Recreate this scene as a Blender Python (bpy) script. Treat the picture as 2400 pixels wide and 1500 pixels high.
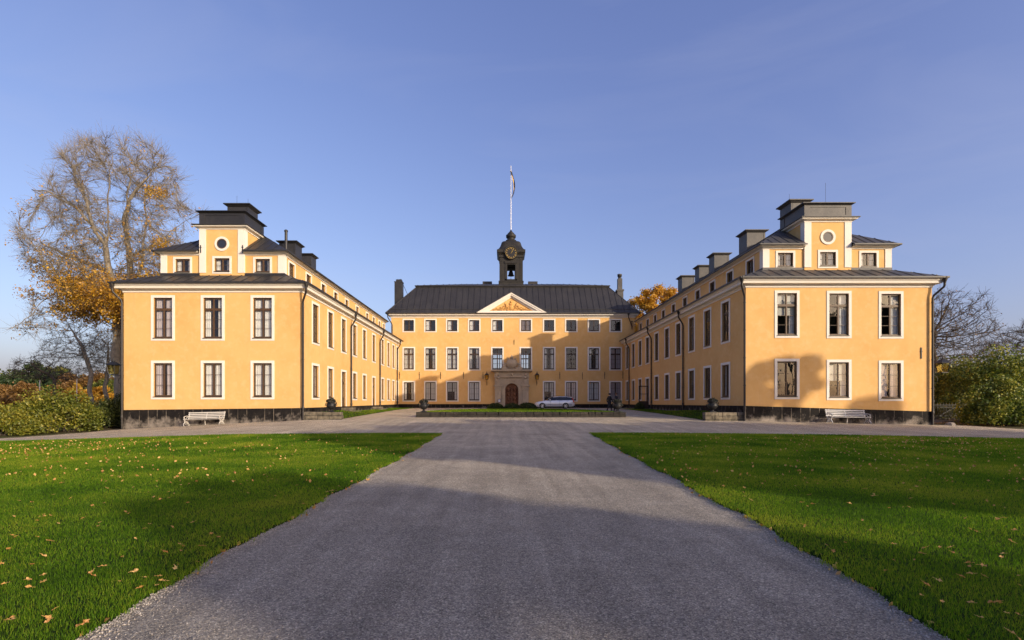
import bpy, bmesh, math, random
import numpy as np
from mathutils import Vector, Matrix
random.seed(7); RNG = np.random.default_rng(7)
R = math.radians; PI = math.pi
SC = bpy.context.scene
for o in list(bpy.data.objects): bpy.data.objects.remove(o)
col = SC.collection
H0 = 1.65                       # eye height; heights measured relative to the eye get +H0
F = 1200.0; VX, VY = 1180.0, 944.0
# ---------------- camera
cd = bpy.data.cameras.new('camera'); cam = bpy.data.objects.new('camera', cd); col.objects.link(cam)
cam.location = (0, 0, H0); cam.rotation_euler = (R(90), 0, 0)
cd.lens = 18.0; cd.sensor_width = 36.0; cd.shift_x = 20/2400; cd.shift_y = 194/2400
cd.clip_start = 0.1; cd.clip_end = 6000
SC.camera = cam
# ---------------- sky and sun
K = 1.12; SD = Vector((K, -1.0, 0.37*K)).normalized()
w = bpy.data.worlds.new('World'); SC.world = w; w.use_nodes = True
nt = w.node_tree; nt.nodes.clear()
sky = nt.nodes.new('ShaderNodeTexSky'); sky.sky_type = 'NISHITA'; sky.sun_disc = False
sky.sun_elevation = math.asin(SD.z); sky.sun_rotation = math.atan2(SD.x, SD.y)
sky.air_density = 1.0; sky.dust_density = 3.0; sky.ozone_density = 2.2; sky.altitude = 50
bg = nt.nodes.new('ShaderNodeBackground'); bg.inputs[1].default_value = 0.15
wo = nt.nodes.new('ShaderNodeOutputWorld')
sepc = nt.nodes.new('ShaderNodeSeparateColor'); cmb = nt.nodes.new('ShaderNodeCombineColor'); nt.links.new(sky.outputs[0], sepc.inputs[0])
for i_, (pw, mul) in enumerate(((.95, 1.20), (.95, 1.06), (.78, 1.58))):      # camera response per channel
    p1 = nt.nodes.new('ShaderNodeMath'); p1.operation = 'POWER'; p1.inputs[1].default_value = pw; nt.links.new(sepc.outputs[i_], p1.inputs[0])
    p2 = nt.nodes.new('ShaderNodeMath'); p2.operation = 'MULTIPLY'; p2.inputs[1].default_value = mul; nt.links.new(p1.outputs[0], p2.inputs[0]); nt.links.new(p2.outputs[0], cmb.inputs[i_])
# thin cirrus, fixed in the sky
tc = nt.nodes.new('ShaderNodeTexCoord'); mpg = nt.nodes.new('ShaderNodeMapping'); mpg.inputs['Rotation'].default_value = (0.25, 0.35, 0.5); mpg.inputs['Scale'].default_value = (1.1, 2.2, 6.0)
nz = nt.nodes.new('ShaderNodeTexNoise'); nz.inputs['Scale'].default_value = 1.5; nz.inputs['Detail'].default_value = 7; nz.inputs['Roughness'].default_value = .55; nz.inputs['Distortion'].default_value = .6
mrs = nt.nodes.new('ShaderNodeMapRange'); mrs.inputs[1].default_value = .46; mrs.inputs[2].default_value = .85; mrs.inputs[4].default_value = .17
mxs = nt.nodes.new('ShaderNodeMix'); mxs.data_type = 'RGBA'; mxs.inputs[7].default_value = (2.9, 3.0, 3.9, 1)
nt.links.new(tc.outputs['Generated'], mpg.inputs[0]); nt.links.new(mpg.outputs[0], nz.inputs['Vector']); nt.links.new(nz.outputs[0], mrs.inputs[0]); nt.links.new(mrs.outputs[0], mxs.inputs[0])
nt.links.new(cmb.outputs[0], mxs.inputs[6]); nt.links.new(mxs.outputs[2], bg.inputs[0]); nt.links.new(bg.outputs[0], wo.inputs[0])
ld = bpy.data.lights.new('sun', 'SUN'); ld.energy = 3.85; ld.angle = R(0.55); ld.color = (1.0, 0.84, 0.64)
sun = bpy.data.objects.new('sun', ld); col.objects.link(sun)
sun.rotation_euler = SD.to_track_quat('Z', 'Y').to_euler()
SC.view_settings.view_transform = 'Standard'; SC.view_settings.look = 'None'
SC.view_settings.exposure = 0.35; SC.view_settings.gamma = 1.0
SC.render.resolution_x = 1024; SC.render.resolution_y = 640
SC.cycles.max_bounces = 6; SC.cycles.transparent_max_bounces = 16

# ================================================================= helpers
def tag(o, label=None, cat=None, group=None, kind=None):
    if label: o['label'] = label
    if cat: o['category'] = cat
    if group: o['group'] = group
    if kind: o['kind'] = kind
    return o
def empty(name, loc, label=None, cat=None, group=None, rz=0):
    o = bpy.data.objects.new(name, None); col.objects.link(o)
    o.empty_display_size = .3; o.location = loc; o.rotation_euler = (0, 0, rz)
    return tag(o, label, cat, group)
def px(x, y, D):
    return Vector(((x-VX)/F*D, D, (VY-y)/F*D + H0))
class MB:
    def __init__(s): s.v = []; s.f = []; s.m = []; s.sm = []
    def add(s, vs, fs, mi=0, smooth=False):
        b = len(s.v); s.v += [tuple(v) for v in vs]
        s.f += [tuple(i+b for i in f) for f in fs]; s.m += [mi]*len(fs); s.sm += [smooth]*len(fs)
        return s
    def quad(s, a, b, c, d, mi=0): return s.add([a, b, c, d], [(0, 1, 2, 3)], mi)
    def tri(s, a, b, c, mi=0): return s.add([a, b, c], [(0, 1, 2)], mi)
    def box(s, x0, x1, y0, y1, z0, z1, mi=0):
        vs = [(x, y, z) for z in (z0, z1) for y in (y0, y1) for x in (x0, x1)]
        return s.add(vs, [(0, 2, 3, 1), (4, 5, 7, 6), (0, 1, 5, 4), (2, 6, 7, 3), (0, 4, 6, 2), (1, 3, 7, 5)], mi)
    def frustum(s, x0, x1, y0, y1, z0, X0, X1, Y0, Y1, z1, mi=0):
        vs = [(x0, y0, z0), (x1, y0, z0), (x0, y1, z0), (x1, y1, z0), (X0, Y0, z1), (X1, Y0, z1), (X0, Y1, z1), (X1, Y1, z1)]
        return s.add(vs, [(0, 2, 3, 1), (4, 5, 7, 6), (0, 1, 5, 4), (2, 6, 7, 3), (0, 4, 6, 2), (1, 3, 7, 5)], mi)
    def tube(s, pts, r, n=8, mi=0, smooth=True, caps=True):
        pts = [Vector(p) for p in pts]; rs = r if isinstance(r, (list, tuple)) else [r]*len(pts)
        vs = []; up = Vector((0.31, 0.17, 0.93)).normalized()
        for i, p in enumerate(pts):
            d = (pts[min(i+1, len(pts)-1)] - pts[max(i-1, 0)]).normalized()
            a = d.cross(up)
            if a.length < .2: a = d.cross(Vector((1, 0, 0)))
            a.normalize(); b = d.cross(a)
            for k in range(n):
                t = 2*PI*k/n; vs.append(p + (a*math.cos(t)+b*math.sin(t))*rs[i])
        fs = [(i*n+k, i*n+(k+1) % n, (i+1)*n+(k+1) % n, (i+1)*n+k) for i in range(len(pts)-1) for k in range(n)]
        s.add(vs, fs, mi, smooth)
        if caps: s.add(vs[:n], [tuple(range(n))], mi); s.add(vs[-n:], [tuple(range(n))], mi)
        return s
    def bar(s, a, b, w, h, mi=0):      # box-section bar a->b, w sideways (horizontal), h the other way
        a = Vector(a); b = Vector(b); d = (b-a).normalized()
        sd = d.cross(Vector((0, 0, 1)))
        if sd.length < 1e-3: sd = Vector((1, 0, 0))
        sd.normalize(); up = sd.cross(d).normalized()
        vs = [p + sd*x*w/2 + up*y*h/2 for p in (a, b) for x, y in ((-1, -1), (1, -1), (1, 1), (-1, 1))]
        return s.add(vs, [(0, 1, 2, 3), (4, 7, 6, 5), (0, 4, 5, 1), (1, 5, 6, 2), (2, 6, 7, 3), (3, 7, 4, 0)], mi)
    def lathe(s, c, prof, n=16, mi=0, smooth=True, phase=0, axis='z'):
        vs = []
        for r, z in prof:
            for k in range(n):
                t = 2*PI*k/n+phase
                if axis == 'z': vs.append((c[0]+r*math.cos(t), c[1]+r*math.sin(t), c[2]+z))
                else: vs.append((c[0]+r*math.cos(t), c[1]+z, c[2]+r*math.sin(t)))
        m = len(prof)
        fs = [(i*n+k, i*n+(k+1) % n, (i+1)*n+(k+1) % n, (i+1)*n+k) for i in range(m-1) for k in range(n)]
        s.add(vs, fs, mi, smooth)
        s.add(vs[:n], [tuple(range(n))], mi); s.add(vs[-n:], [tuple(range(n))], mi)
        return s
    def ext(s, poly, axis_pts, mi=0):   # poly: list of 3d pts, axis_pts: extrusion vector
        n = len(poly); e = Vector(axis_pts); a = [Vector(p) for p in poly]; b = [p+e for p in a]
        fs = [tuple(range(n)), tuple(range(2*n-1, n-1, -1))] + [(i, (i+1) % n, n+(i+1) % n, n+i) for i in range(n)]
        return s.add(a+b, fs, mi)
    def build(s, name, mats, parent=None, loc=None):
        me = bpy.data.meshes.new(name); me.from_pydata(s.v, [], s.f)
        if not isinstance(mats, (list, tuple)): mats = [mats]
        for m in mats: me.materials.append(m)
        me.polygons.foreach_set('material_index', s.m); me.polygons.foreach_set('use_smooth', s.sm)
        bm = bmesh.new(); bm.from_mesh(me); bmesh.ops.recalc_face_normals(bm, faces=bm.faces); bm.to_mesh(me); bm.free()
        me.update()
        o = bpy.data.objects.new(name, me); col.objects.link(o)
        if parent is not None:
            o.parent = parent
            if loc is not None: o.location = loc
            elif s.__dict__.get('world', True) and parent.type == 'EMPTY':
                o.matrix_parent_inverse = (Matrix.Translation(parent.location) @ parent.rotation_euler.to_matrix().to_4x4()).inverted()
        elif loc is not None: o.location = loc
        return o
def npmesh(name, verts, faces, mat, parent=None, smooth=False):
    """verts (N,3), faces (M,k)"""
    me = bpy.data.meshes.new(name); k = faces.shape[1]
    me.vertices.add(len(verts)); me.vertices.foreach_set('co', np.ascontiguousarray(verts, dtype=np.float32).ravel())
    me.loops.add(faces.size); me.loops.foreach_set('vertex_index', np.ascontiguousarray(faces, dtype=np.int32).ravel())
    me.polygons.add(len(faces)); me.polygons.foreach_set('loop_start', np.arange(0, faces.size, k, dtype=np.int32))
    me.polygons.foreach_set('loop_total', np.full(len(faces), k, dtype=np.int32))
    if smooth: me.polygons.foreach_set('use_smooth', np.ones(len(faces), dtype=bool))
    me.update(calc_edges=True); me.validate(); me.materials.append(mat)
    o = bpy.data.objects.new(name, me); col.objects.link(o)
    if parent is not None:
        o.parent = parent; o.matrix_parent_inverse = Matrix.Translation(parent.location).inverted()
    return o
def local(mb): mb.world = False; return mb

# ================================================================= materials
def mat(name, color, rough=.8, metal=0., noise=None, bump=None, spec=.5, coat=0., var=None):
    """noise: list of (scale, color2, amount, low, high); bump: (scale, strength, dist)"""
    m = bpy.data.materials.new(name); m.use_nodes = True; n = m.node_tree.nodes; l = m.node_tree.links
    b = n['Principled BSDF']; b.inputs['Roughness'].default_value = rough; b.inputs['Metallic'].default_value = metal
    b.inputs['Specular IOR Level'].default_value = spec; b.inputs['Coat Weight'].default_value = coat
    b.inputs['Base Color'].default_value = (*color, 1)
    g = n.new('ShaderNodeNewGeometry')
    prev = None
    for sc, c2, amt, lo, hi, *rest in (noise or []):
        t = n.new('ShaderNodeTexNoise'); t.inputs['Scale'].default_value = sc; t.inputs['Detail'].default_value = 6; t.inputs['Roughness'].default_value = .65
        if rest:
            mp = n.new('ShaderNodeMapping'); mp.inputs['Scale'].default_value = rest[0]; l.new(g.outputs['Position'], mp.inputs[0]); l.new(mp.outputs[0], t.inputs['Vector'])
        else: l.new(g.outputs['Position'], t.inputs['Vector'])
        mr = n.new('ShaderNodeMapRange'); mr.inputs[1].default_value = lo; mr.inputs[2].default_value = hi; mr.inputs[4].default_value = amt
        l.new(t.outputs[0], mr.inputs[0])
        mx = n.new('ShaderNodeMix'); mx.data_type = 'RGBA'; mx.inputs[7].default_value = (*c2, 1)
        if prev: l.new(prev, mx.inputs[6])
        else: mx.inputs[6].default_value = (*color, 1)
        l.new(mr.outputs[0], mx.inputs[0]); prev = mx.outputs[2]
    if var:      # per island variation: (color2, amount)
        mx = n.new('ShaderNodeMix'); mx.data_type = 'RGBA'; mx.inputs[7].default_value = (*var[0], 1)
        if prev: l.new(prev, mx.inputs[6])
        else: mx.inputs[6].default_value = (*color, 1)
        ma = n.new('ShaderNodeMath'); ma.operation = 'MULTIPLY'; ma.inputs[1].default_value = var[1]
        l.new(g.outputs['Random Per Island'], ma.inputs[0]); l.new(ma.outputs[0], mx.inputs[0]); prev = mx.outputs[2]
    if prev: l.new(prev, b.inputs['Base Color'])
    if bump:
        t = n.new('ShaderNodeTexNoise'); t.inputs['Scale'].default_value = bump[0]; t.inputs['Detail'].default_value = 5
        l.new(g.outputs['Position'], t.inputs['Vector'])
        bp = n.new('ShaderNodeBump'); bp.inputs['Strength'].default_value = bump[1]; bp.inputs['Distance'].default_value = bump[2]
        l.new(t.outputs[0], bp.inputs['Height']); l.new(bp.outputs[0], b.inputs['Normal'])
    return m
def leafmat(name, c1, c2, c3, rough=.55, trans=.35, scale=.6, gloss=.05):
    m = bpy.data.materials.new(name); m.use_nodes = True; n = m.node_tree.nodes; l = m.node_tree.links
    n.remove(n['Principled BSDF']); out = n['Material Output']
    g = n.new('ShaderNodeNewGeometry'); cr = n.new('ShaderNodeValToRGB'); e = cr.color_ramp.elements
    e[0].position = 0; e[0].color = (*c1, 1); e[1].position = 1; e[1].color = (*c3, 1)
    k = e.new(.5); k.color = (*c2, 1)
    t = n.new('ShaderNodeTexNoise'); t.inputs['Scale'].default_value = scale; t.inputs['Detail'].default_value = 3; l.new(g.outputs['Position'], t.inputs['Vector'])
    a = n.new('ShaderNodeMath'); a.operation = 'MULTIPLY_ADD'; a.inputs[1].default_value = .55
    s = n.new('ShaderNodeMath'); s.operation = 'MULTIPLY_ADD'; s.inputs[1].default_value = 1.6; s.inputs[2].default_value = -.55
    l.new(t.outputs[0], s.inputs[0]); l.new(g.outputs['Random Per Island'], a.inputs[0]); l.new(s.outputs[0], a.inputs[2])
    l.new(a.outputs[0], cr.inputs[0])
    d = n.new('ShaderNodeBsdfDiffuse'); tr = n.new('ShaderNodeBsdfTranslucent'); gl = n.new('ShaderNodeBsdfGlossy'); gl.inputs['Roughness'].default_value = rough
    gl.inputs['Color'].default_value = (.6, .6, .6, 1)
    m1 = n.new('ShaderNodeMixShader'); m1.inputs[0].default_value = trans; m2 = n.new('ShaderNodeMixShader'); m2.inputs[0].default_value = gloss
    l.new(cr.outputs[0], d.inputs[0]); l.new(cr.outputs[0], tr.inputs[0])
    l.new(d.outputs[0], m1.inputs[1]); l.new(tr.outputs[0], m1.inputs[2]); l.new(m1.outputs[0], m2.inputs[1]); l.new(gl.outputs[0], m2.inputs[2])
    l.new(m2.outputs[0], out.inputs[0]); return m
def glassmat(name, tint=(.93, .94, .94), wob=.25):
    m = bpy.data.materials.new(name); m.use_nodes = True; n = m.node_tree.nodes; l = m.node_tree.links
    n.remove(n['Principled BSDF']); out = n['Material Output']
    tr = n.new('ShaderNodeBsdfTransparent'); tr.inputs[0].default_value = (*tint, 1)
    gl = n.new('ShaderNodeBsdfGlossy'); gl.inputs['Roughness'].default_value = .015; gl.inputs['Color'].default_value = (1, 1, 1, 1)
    lw = n.new('ShaderNodeLayerWeight'); lw.inputs['Blend'].default_value = .5      # facing = 1-|cos|, the same from both sides
    pw = n.new('ShaderNodeMath'); pw.operation = 'POWER'; pw.inputs[1].default_value = 4.5; l.new(lw.outputs['Facing'], pw.inputs[0])
    fr = n.new('ShaderNodeMath'); fr.operation = 'MULTIPLY_ADD'; fr.inputs[1].default_value = .9; fr.inputs[2].default_value = .06; l.new(pw.outputs[0], fr.inputs[0])
    g = n.new('ShaderNodeNewGeometry'); t = n.new('ShaderNodeTexNoise'); t.inputs['Scale'].default_value = 1.7; t.inputs['Detail'].default_value = 1
    l.new(g.outputs['Position'], t.inputs['Vector'])
    bp = n.new('ShaderNodeBump'); bp.inputs['Strength'].default_value = wob; bp.inputs['Distance'].default_value = .02
    l.new(t.outputs[0], bp.inputs['Height']); l.new(bp.outputs[0], gl.inputs['Normal'])
    mx = n.new('ShaderNodeMixShader'); l.new(fr.outputs[0], mx.inputs[0]); l.new(tr.outputs[0], mx.inputs[1]); l.new(gl.outputs[0], mx.inputs[2])
    l.new(mx.outputs[0], out.inputs[0]); return m
M = {}
M['plaster'] = mat('yellow_plaster', (.665, .405, .150), .9, noise=[(.35, (.60, .34, .11), .8, .42, .66), (2.2, (.70, .47, .225), .6, .5, .72), (9, (.66, .37, .12), .4, .55, .8), (1.1, (.55, .33, .13), .5, .56, .8, (3, 3, .22))], bump=(28, .25, .02))
M['white'] = mat('white_render', (.70, .66, .595), .85, noise=[(3, (.62, .58, .52), .5, .5, .75), (.8, (.66, .6, .52), .4, .5, .8, (4, 4, .4))], bump=(30, .15, .01))
M['roof'] = mat('black_sheet_metal', (.030, .030, .033), .48, .25, noise=[(.7, (.052, .05, .048), .8, .4, .7), (5, (.018, .018, .02), .5, .5, .7)], bump=(3.5, .25, .03), spec=.4)
M['mainroof'] = mat('charcoal_sheet_metal', (.034, .033, .035), .5, .2, noise=[(.8, (.052, .05, .05), .8, .4, .7), (6, (.024, .024, .026), .5, .5, .7)], bump=(3.5, .25, .03), spec=.4)
M['slate'] = mat('grey_sheet_metal', (.055, .054, .056), .55, .2, noise=[(1.1, (.085, .082, .08), .8, .4, .7), (6, (.04, .04, .042), .5, .5, .7)], bump=(4, .25, .03), spec=.4)
M['pipe'] = mat('black_painted_pipe', (.022, .019, .018), .45, .1, noise=[(4, (.05, .035, .025), .6, .5, .7)])
M['iron'] = mat('black_iron', (.018, .018, .02), .5, .3)
M['brown'] = mat('brown_painted_wood', (.085, .047, .022), .55, noise=[(4, (.055, .03, .015), .6, .4, .7)], bump=(50, .1, .005))
M['darkbrown'] = mat('dark_brown_painted_wood', (.045, .022, .012), .5, noise=[(4, (.03, .016, .01), .6, .4, .7)])
M['curtain'] = mat('white_curtain', (.62, .61, .58), .9)
M['drape'] = mat('mauve_grey_curtain', (.42, .37, .38), .9)
M['blind'] = mat('grey_roller_blind', (.42, .42, .38), .85)
M['shutter'] = mat('dark_inner_shutter', (.13, .10, .10), .7)
M['dark'] = mat('dark_interior', (.035, .028, .022), .95)  # near-black tone standing in for unlit rooms; the car seats share it
M['glass'] = glassmat('window_glass')
M['carglass'] = glassmat('car_glass', (.10, .11, .12), 0)
M['lampglass'] = glassmat('lantern_glass', (.85, .75, .4), .4)
M['stone'] = mat('grey_sandstone', (.44, .35, .24), .85, noise=[(1.2, (.30, .24, .17), .8, .4, .7), (6, (.44, .37, .28), .5, .5, .75)], bump=(12, .5, .03))
M['gold'] = mat('gilding', (.75, .50, .14), .35, .8)
M['carved'] = mat('carved_oak', (.27, .10, .04), .6, noise=[(9, (.07, .03, .015), .9, .4, .6)], bump=(14, 1., .06))
M['paint'] = mat('white_bench_paint', (.52, .50, .46), .6, noise=[(9, (.45, .42, .38), .6, .5, .75)])
M['paintshade'] = mat('shaded_white_bench_paint', (.5, .5, .5), .6, noise=[(9, (.34, .34, .34), .6, .5, .75)])  # the white bench paint again, greyed for the bench standing in shade
def plinthmat():
    m = mat('tarred_stone_plinth', (.010, .009, .009), .8, spec=.15, noise=[(1.5, (.026, .022, .019), .7, .45, .7), (2.6, (.16, .13, .10), .6, .62, .80, (1, 1, .5))], bump=(7, .6, .05))
    n = m.node_tree.nodes; l = m.node_tree.links; b = n['Principled BSDF']
    src = b.inputs['Base Color'].links[0].from_socket
    # pale salt bloom low on the stone, breaking off upwards
    at = n.new('ShaderNodeAttribute'); at.attribute_name = 'low'
    t = n.new('ShaderNodeTexNoise'); t.inputs['Scale'].default_value = 1.3; t.inputs['Detail'].default_value = 7; t.inputs['Roughness'].default_value = .7
    g = n.new('ShaderNodeNewGeometry'); l.new(g.outputs['Position'], t.inputs['Vector'])
    ad = n.new('ShaderNodeMath'); ad.operation = 'MULTIPLY_ADD'; ad.inputs[1].default_value = .42
    l.new(at.outputs['Fac'], ad.inputs[0]); l.new(t.outputs[0], ad.inputs[2])
    mr = n.new('ShaderNodeMapRange'); mr.inputs[1].default_value = .70; mr.inputs[2].default_value = .98
    l.new(ad.outputs[0], mr.inputs[0])
    mx = n.new('ShaderNodeMix'); mx.data_type = 'RGBA'; mx.inputs[7].default_value = (.27, .235, .20, 1)
    l.new(mr.outputs[0], mx.inputs[0]); l.new(src, mx.inputs[6])
    # pale lime in some of the block joints
    sp = n.new('ShaderNodeSeparateXYZ'); cb = n.new('ShaderNodeCombineXYZ'); sm = n.new('ShaderNodeMath'); l.new(g.outputs['Position'], sp.inputs[0]); l.new(sp.outputs[0], sm.inputs[0]); l.new(sp.outputs[1], sm.inputs[1])
    l.new(sm.outputs[0], cb.inputs[0]); l.new(sp.outputs[2], cb.inputs[1])
    br = n.new('ShaderNodeTexBrick'); br.inputs['Scale'].default_value = 1; br.inputs['Brick Width'].default_value = .62; br.inputs['Row Height'].default_value = 1.9; br.inputs['Mortar Size'].default_value = .022; br.inputs['Mortar Smooth'].default_value = .6
    l.new(cb.outputs[0], br.inputs['Vector']); t2 = n.new('ShaderNodeTexNoise'); t2.inputs['Scale'].default_value = 2.1; l.new(g.outputs['Position'], t2.inputs['Vector'])
    m2 = n.new('ShaderNodeMapRange'); m2.inputs[1].default_value = .42; m2.inputs[2].default_value = .62; m2.inputs[4].default_value = .75; l.new(t2.outputs[0], m2.inputs[0])
    mm = n.new('ShaderNodeMath'); mm.operation = 'MULTIPLY'; l.new(br.outputs['Fac'], mm.inputs[0]); l.new(m2.outputs[0], mm.inputs[1])
    mj = n.new('ShaderNodeMix'); mj.data_type = 'RGBA'; mj.inputs[7].default_value = (.26, .22, .17, 1); l.new(mm.outputs[0], mj.inputs[0]); l.new(mx.outputs[2], mj.inputs[6]); l.new(mj.outputs[2], b.inputs['Base Color'])
    return m
M['plinth'] = plinthmat()
def blockmat(name, c, c2, mortar, sw, sh, plane='xz'):
    m = bpy.data.materials.new(name); m.use_nodes = True; n = m.node_tree.nodes; l = m.node_tree.links; b = n['Principled BSDF']
    g = n.new('ShaderNodeNewGeometry'); sp = n.new('ShaderNodeSeparateXYZ'); cb = n.new('ShaderNodeCombineXYZ'); l.new(g.outputs['Position'], sp.inputs[0])
    sm = n.new('ShaderNodeMath'); sm.operation = 'ADD'; l.new(sp.outputs[0], sm.inputs[0]); l.new(sp.outputs[1], sm.inputs[1])
    l.new(sm.outputs[0], cb.inputs[0]); l.new(sp.outputs[2], cb.inputs[1])
    t = n.new('ShaderNodeTexBrick'); t.inputs['Scale'].default_value = 1; t.inputs['Brick Width'].default_value = sw; t.inputs['Row Height'].default_value = sh
    t.inputs['Mortar Size'].default_value = .018; t.inputs['Mortar Smooth'].default_value = .3; t.squash = 1.5; t.squash_frequency = 3
    t.inputs['Color1'].default_value = (*c, 1); t.inputs['Color2'].default_value = (*c2, 1); t.inputs['Mortar'].default_value = (*mortar, 1)
    nz = n.new('ShaderNodeTexNoise'); nz.inputs['Scale'].default_value = 3; nz.inputs['Detail'].default_value = 6; l.new(g.outputs['Position'], nz.inputs['Vector'])
    vm = n.new('ShaderNodeMix'); vm.data_type = 'RGBA'; vm.blend_type = 'LINEAR_LIGHT'; vm.inputs[0].default_value = .06
    l.new(cb.outputs[0], vm.inputs[6]); l.new(nz.outputs['Color'], vm.inputs[7]); l.new(vm.outputs[2], t.inputs['Vector'])
    mx = n.new('ShaderNodeMix'); mx.data_type = 'RGBA'; mx.blend_type = 'MULTIPLY'; mx.inputs[0].default_value = .8
    cr = n.new('ShaderNodeValToRGB'); cr.color_ramp.elements[0].position = .35; cr.color_ramp.elements[0].color = (.35, .33, .3, 1); cr.color_ramp.elements[1].position = .65; cr.color_ramp.elements[1].color = (1.2, 1.15, 1.1, 1)
    l.new(nz.outputs[0], cr.inputs[0]); l.new(t.outputs[0], mx.inputs[6]); l.new(cr.outputs[0], mx.inputs[7]); l.new(mx.outputs[2], b.inputs['Base Color'])
    bp = n.new('ShaderNodeBump'); bp.inputs['Strength'].default_value = .8; bp.inputs['Distance'].default_value = .04
    l.new(nz.outputs[0], bp.inputs['Height']); l.new(bp.outputs[0], b.inputs['Normal']); b.inputs['Roughness'].default_value = .9
    return m
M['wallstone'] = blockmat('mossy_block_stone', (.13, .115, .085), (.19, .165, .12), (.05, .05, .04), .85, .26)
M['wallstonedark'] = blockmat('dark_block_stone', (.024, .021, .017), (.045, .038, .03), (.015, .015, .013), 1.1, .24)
def gravelmat(name, base):
    m = bpy.data.materials.new(name); m.use_nodes = True; n = m.node_tree.nodes; l = m.node_tree.links; b = n['Principled BSDF']
    g = n.new('ShaderNodeNewGeometry'); b.inputs['Roughness'].default_value = .9; b.inputs['Specular IOR Level'].default_value = .25
    def noise(sc, det, rough=.6, vec=None):
        t = n.new('ShaderNodeTexNoise'); t.inputs['Scale'].default_value = sc; t.inputs['Detail'].default_value = det; t.inputs['Roughness'].default_value = rough
        if vec:
            mp = n.new('ShaderNodeMapping'); mp.inputs['Scale'].default_value = vec; l.new(g.outputs['Position'], mp.inputs[0]); l.new(mp.outputs[0], t.inputs['Vector'])
        else: l.new(g.outputs['Position'], t.inputs['Vector'])
        return t
    v = n.new('ShaderNodeTexVoronoi'); v.inputs['Scale'].default_value = 95; l.new(g.outputs['Position'], v.inputs['Vector'])
    bw = n.new('ShaderNodeSeparateColor'); l.new(v.outputs['Color'], bw.inputs[0])
    cr = n.new('ShaderNodeValToRGB'); e = cr.color_ramp.elements
    e[0].color = (base[0]*.45, base[1]*.45, base[2]*.47, 1); e[1].color = (base[0]*1.9, base[1]*1.9, base[2]*1.85, 1)
    k = e.new(.35); k.color = (base[0]*.85, base[1]*.85, base[2]*.87, 1); k = e.new(.8); k.color = (base[0]*1.15, base[1]*1.13, base[2]*1.1, 1)
    l.new(bw.outputs[0], cr.inputs[0]); prev = cr.outputs[0]
    for t, c1, c2 in ((noise(22, 4), .80, 1.2), (noise(.5, 6), .82, 1.18), (noise(2.2, 5), .9, 1.1), (noise(.9, 5, .6, (3.0, .16, 1)), .80, 1.16)):
        mr = n.new('ShaderNodeMapRange'); mr.inputs[1].default_value = .3; mr.inputs[2].default_value = .7; mr.inputs[3].default_value = c1; mr.inputs[4].default_value = c2
        l.new(t.outputs[0], mr.inputs[0]); vm = n.new('ShaderNodeVectorMath'); vm.operation = 'SCALE'; l.new(prev, vm.inputs[0]); l.new(mr.outputs[0], vm.inputs['Scale']); prev = vm.outputs[0]
    sx = n.new('ShaderNodeSeparateXYZ'); l.new(g.outputs['Position'], sx.inputs[0])       # paler, dustier drive and court gravel, reaching nearer to brighten the path's sun streak
    wv = n.new('ShaderNodeMath'); wv.operation = 'MULTIPLY_ADD'; wv.inputs[1].default_value = 7; l.new(noise(.35, 4).outputs[0], wv.inputs[0]); l.new(sx.outputs[1], wv.inputs[2])
    my = n.new('ShaderNodeMapRange'); my.inputs[1].default_value = 9; my.inputs[2].default_value = 23; l.new(wv.outputs[0], my.inputs[0])
    ml = n.new('ShaderNodeMix'); ml.data_type = 'RGBA'; ml.blend_type = 'MULTIPLY'; ml.inputs[7].default_value = (1.62, 1.5, 1.3, 1); ml.clamp_result = False
    l.new(my.outputs[0], ml.inputs[0]); l.new(prev, ml.inputs[6]); prev = ml.outputs[2]
    l.new(prev, b.inputs['Base Color'])
    bp = n.new('ShaderNodeBump'); bp.inputs['Strength'].default_value = .9; bp.inputs['Distance'].default_value = .012; l.new(v.outputs['Distance'], bp.inputs['Height'])
    b2 = n.new('ShaderNodeBump'); b2.inputs['Strength'].default_value = .6; b2.inputs['Distance'].default_value = .04; l.new(noise(9, 5).outputs[0], b2.inputs['Height'])
    l.new(bp.outputs[0], b2.inputs['Normal']); l.new(b2.outputs[0], b.inputs['Normal']); return m
M['gravel'] = gravelmat('fine_grey_gravel', (.275, .25, .207))
M['lawn'] = mat('lawn_turf', (.018, .042, .004), .95, noise=[(.35, (.045, .055, .008), .8, .4, .65), (2.5, (.012, .03, .003), .6, .45, .7), (60, (.035, .06, .008), .55, .45, .7)], bump=(70, 1., .04), spec=.1)  # turf darkened so the shade between the blades reads deeper
M['soil'] = mat('soil_and_rough_grass', (.10, .08, .05), .95, noise=[(.2, (.06, .08, .02), .8, .4, .6), (6, (.16, .12, .07), .5, .5, .7)], bump=(8, .6, .1), spec=.1)
M['blade'] = leafmat('grass_blades', (.034, .092, .005), (.125, .265, .010), (.40, .43, .035), trans=.6, scale=.45, gloss=.012)
M['bark'] = mat('grey_bark', (.27, .235, .185), .9, noise=[(4, (.15, .125, .09), .7, .4, .65), (14, (.26, .22, .16), .5, .5, .7)], bump=(18, .6, .05))
M['darkbark'] = mat('brown_bark', (.10, .078, .055), .9, noise=[(4, (.05, .04, .03), .7, .4, .65)], bump=(18, .6, .05))
M['gold_leaf'] = leafmat('golden_maple_leaves', (.36, .17, .015), (.58, .31, .025), (.72, .47, .045), trans=.45)
M['rust_leaf'] = leafmat('rust_brown_leaves', (.11, .055, .018), (.21, .115, .032), (.33, .19, .05))
M['green_leaf'] = leafmat('evergreen_needles', (.012, .028, .010), (.028, .055, .014), (.055, .085, .02), trans=.15)
M['bush_leaf'] = leafmat('yellow_green_bush_leaves', (.045, .075, .009), (.14, .165, .015), (.36, .31, .035))
M['dark_leaf'] = leafmat('dark_green_bush_leaves', (.02, .035, .008), (.05, .07, .012), (.10, .115, .02))
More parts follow.
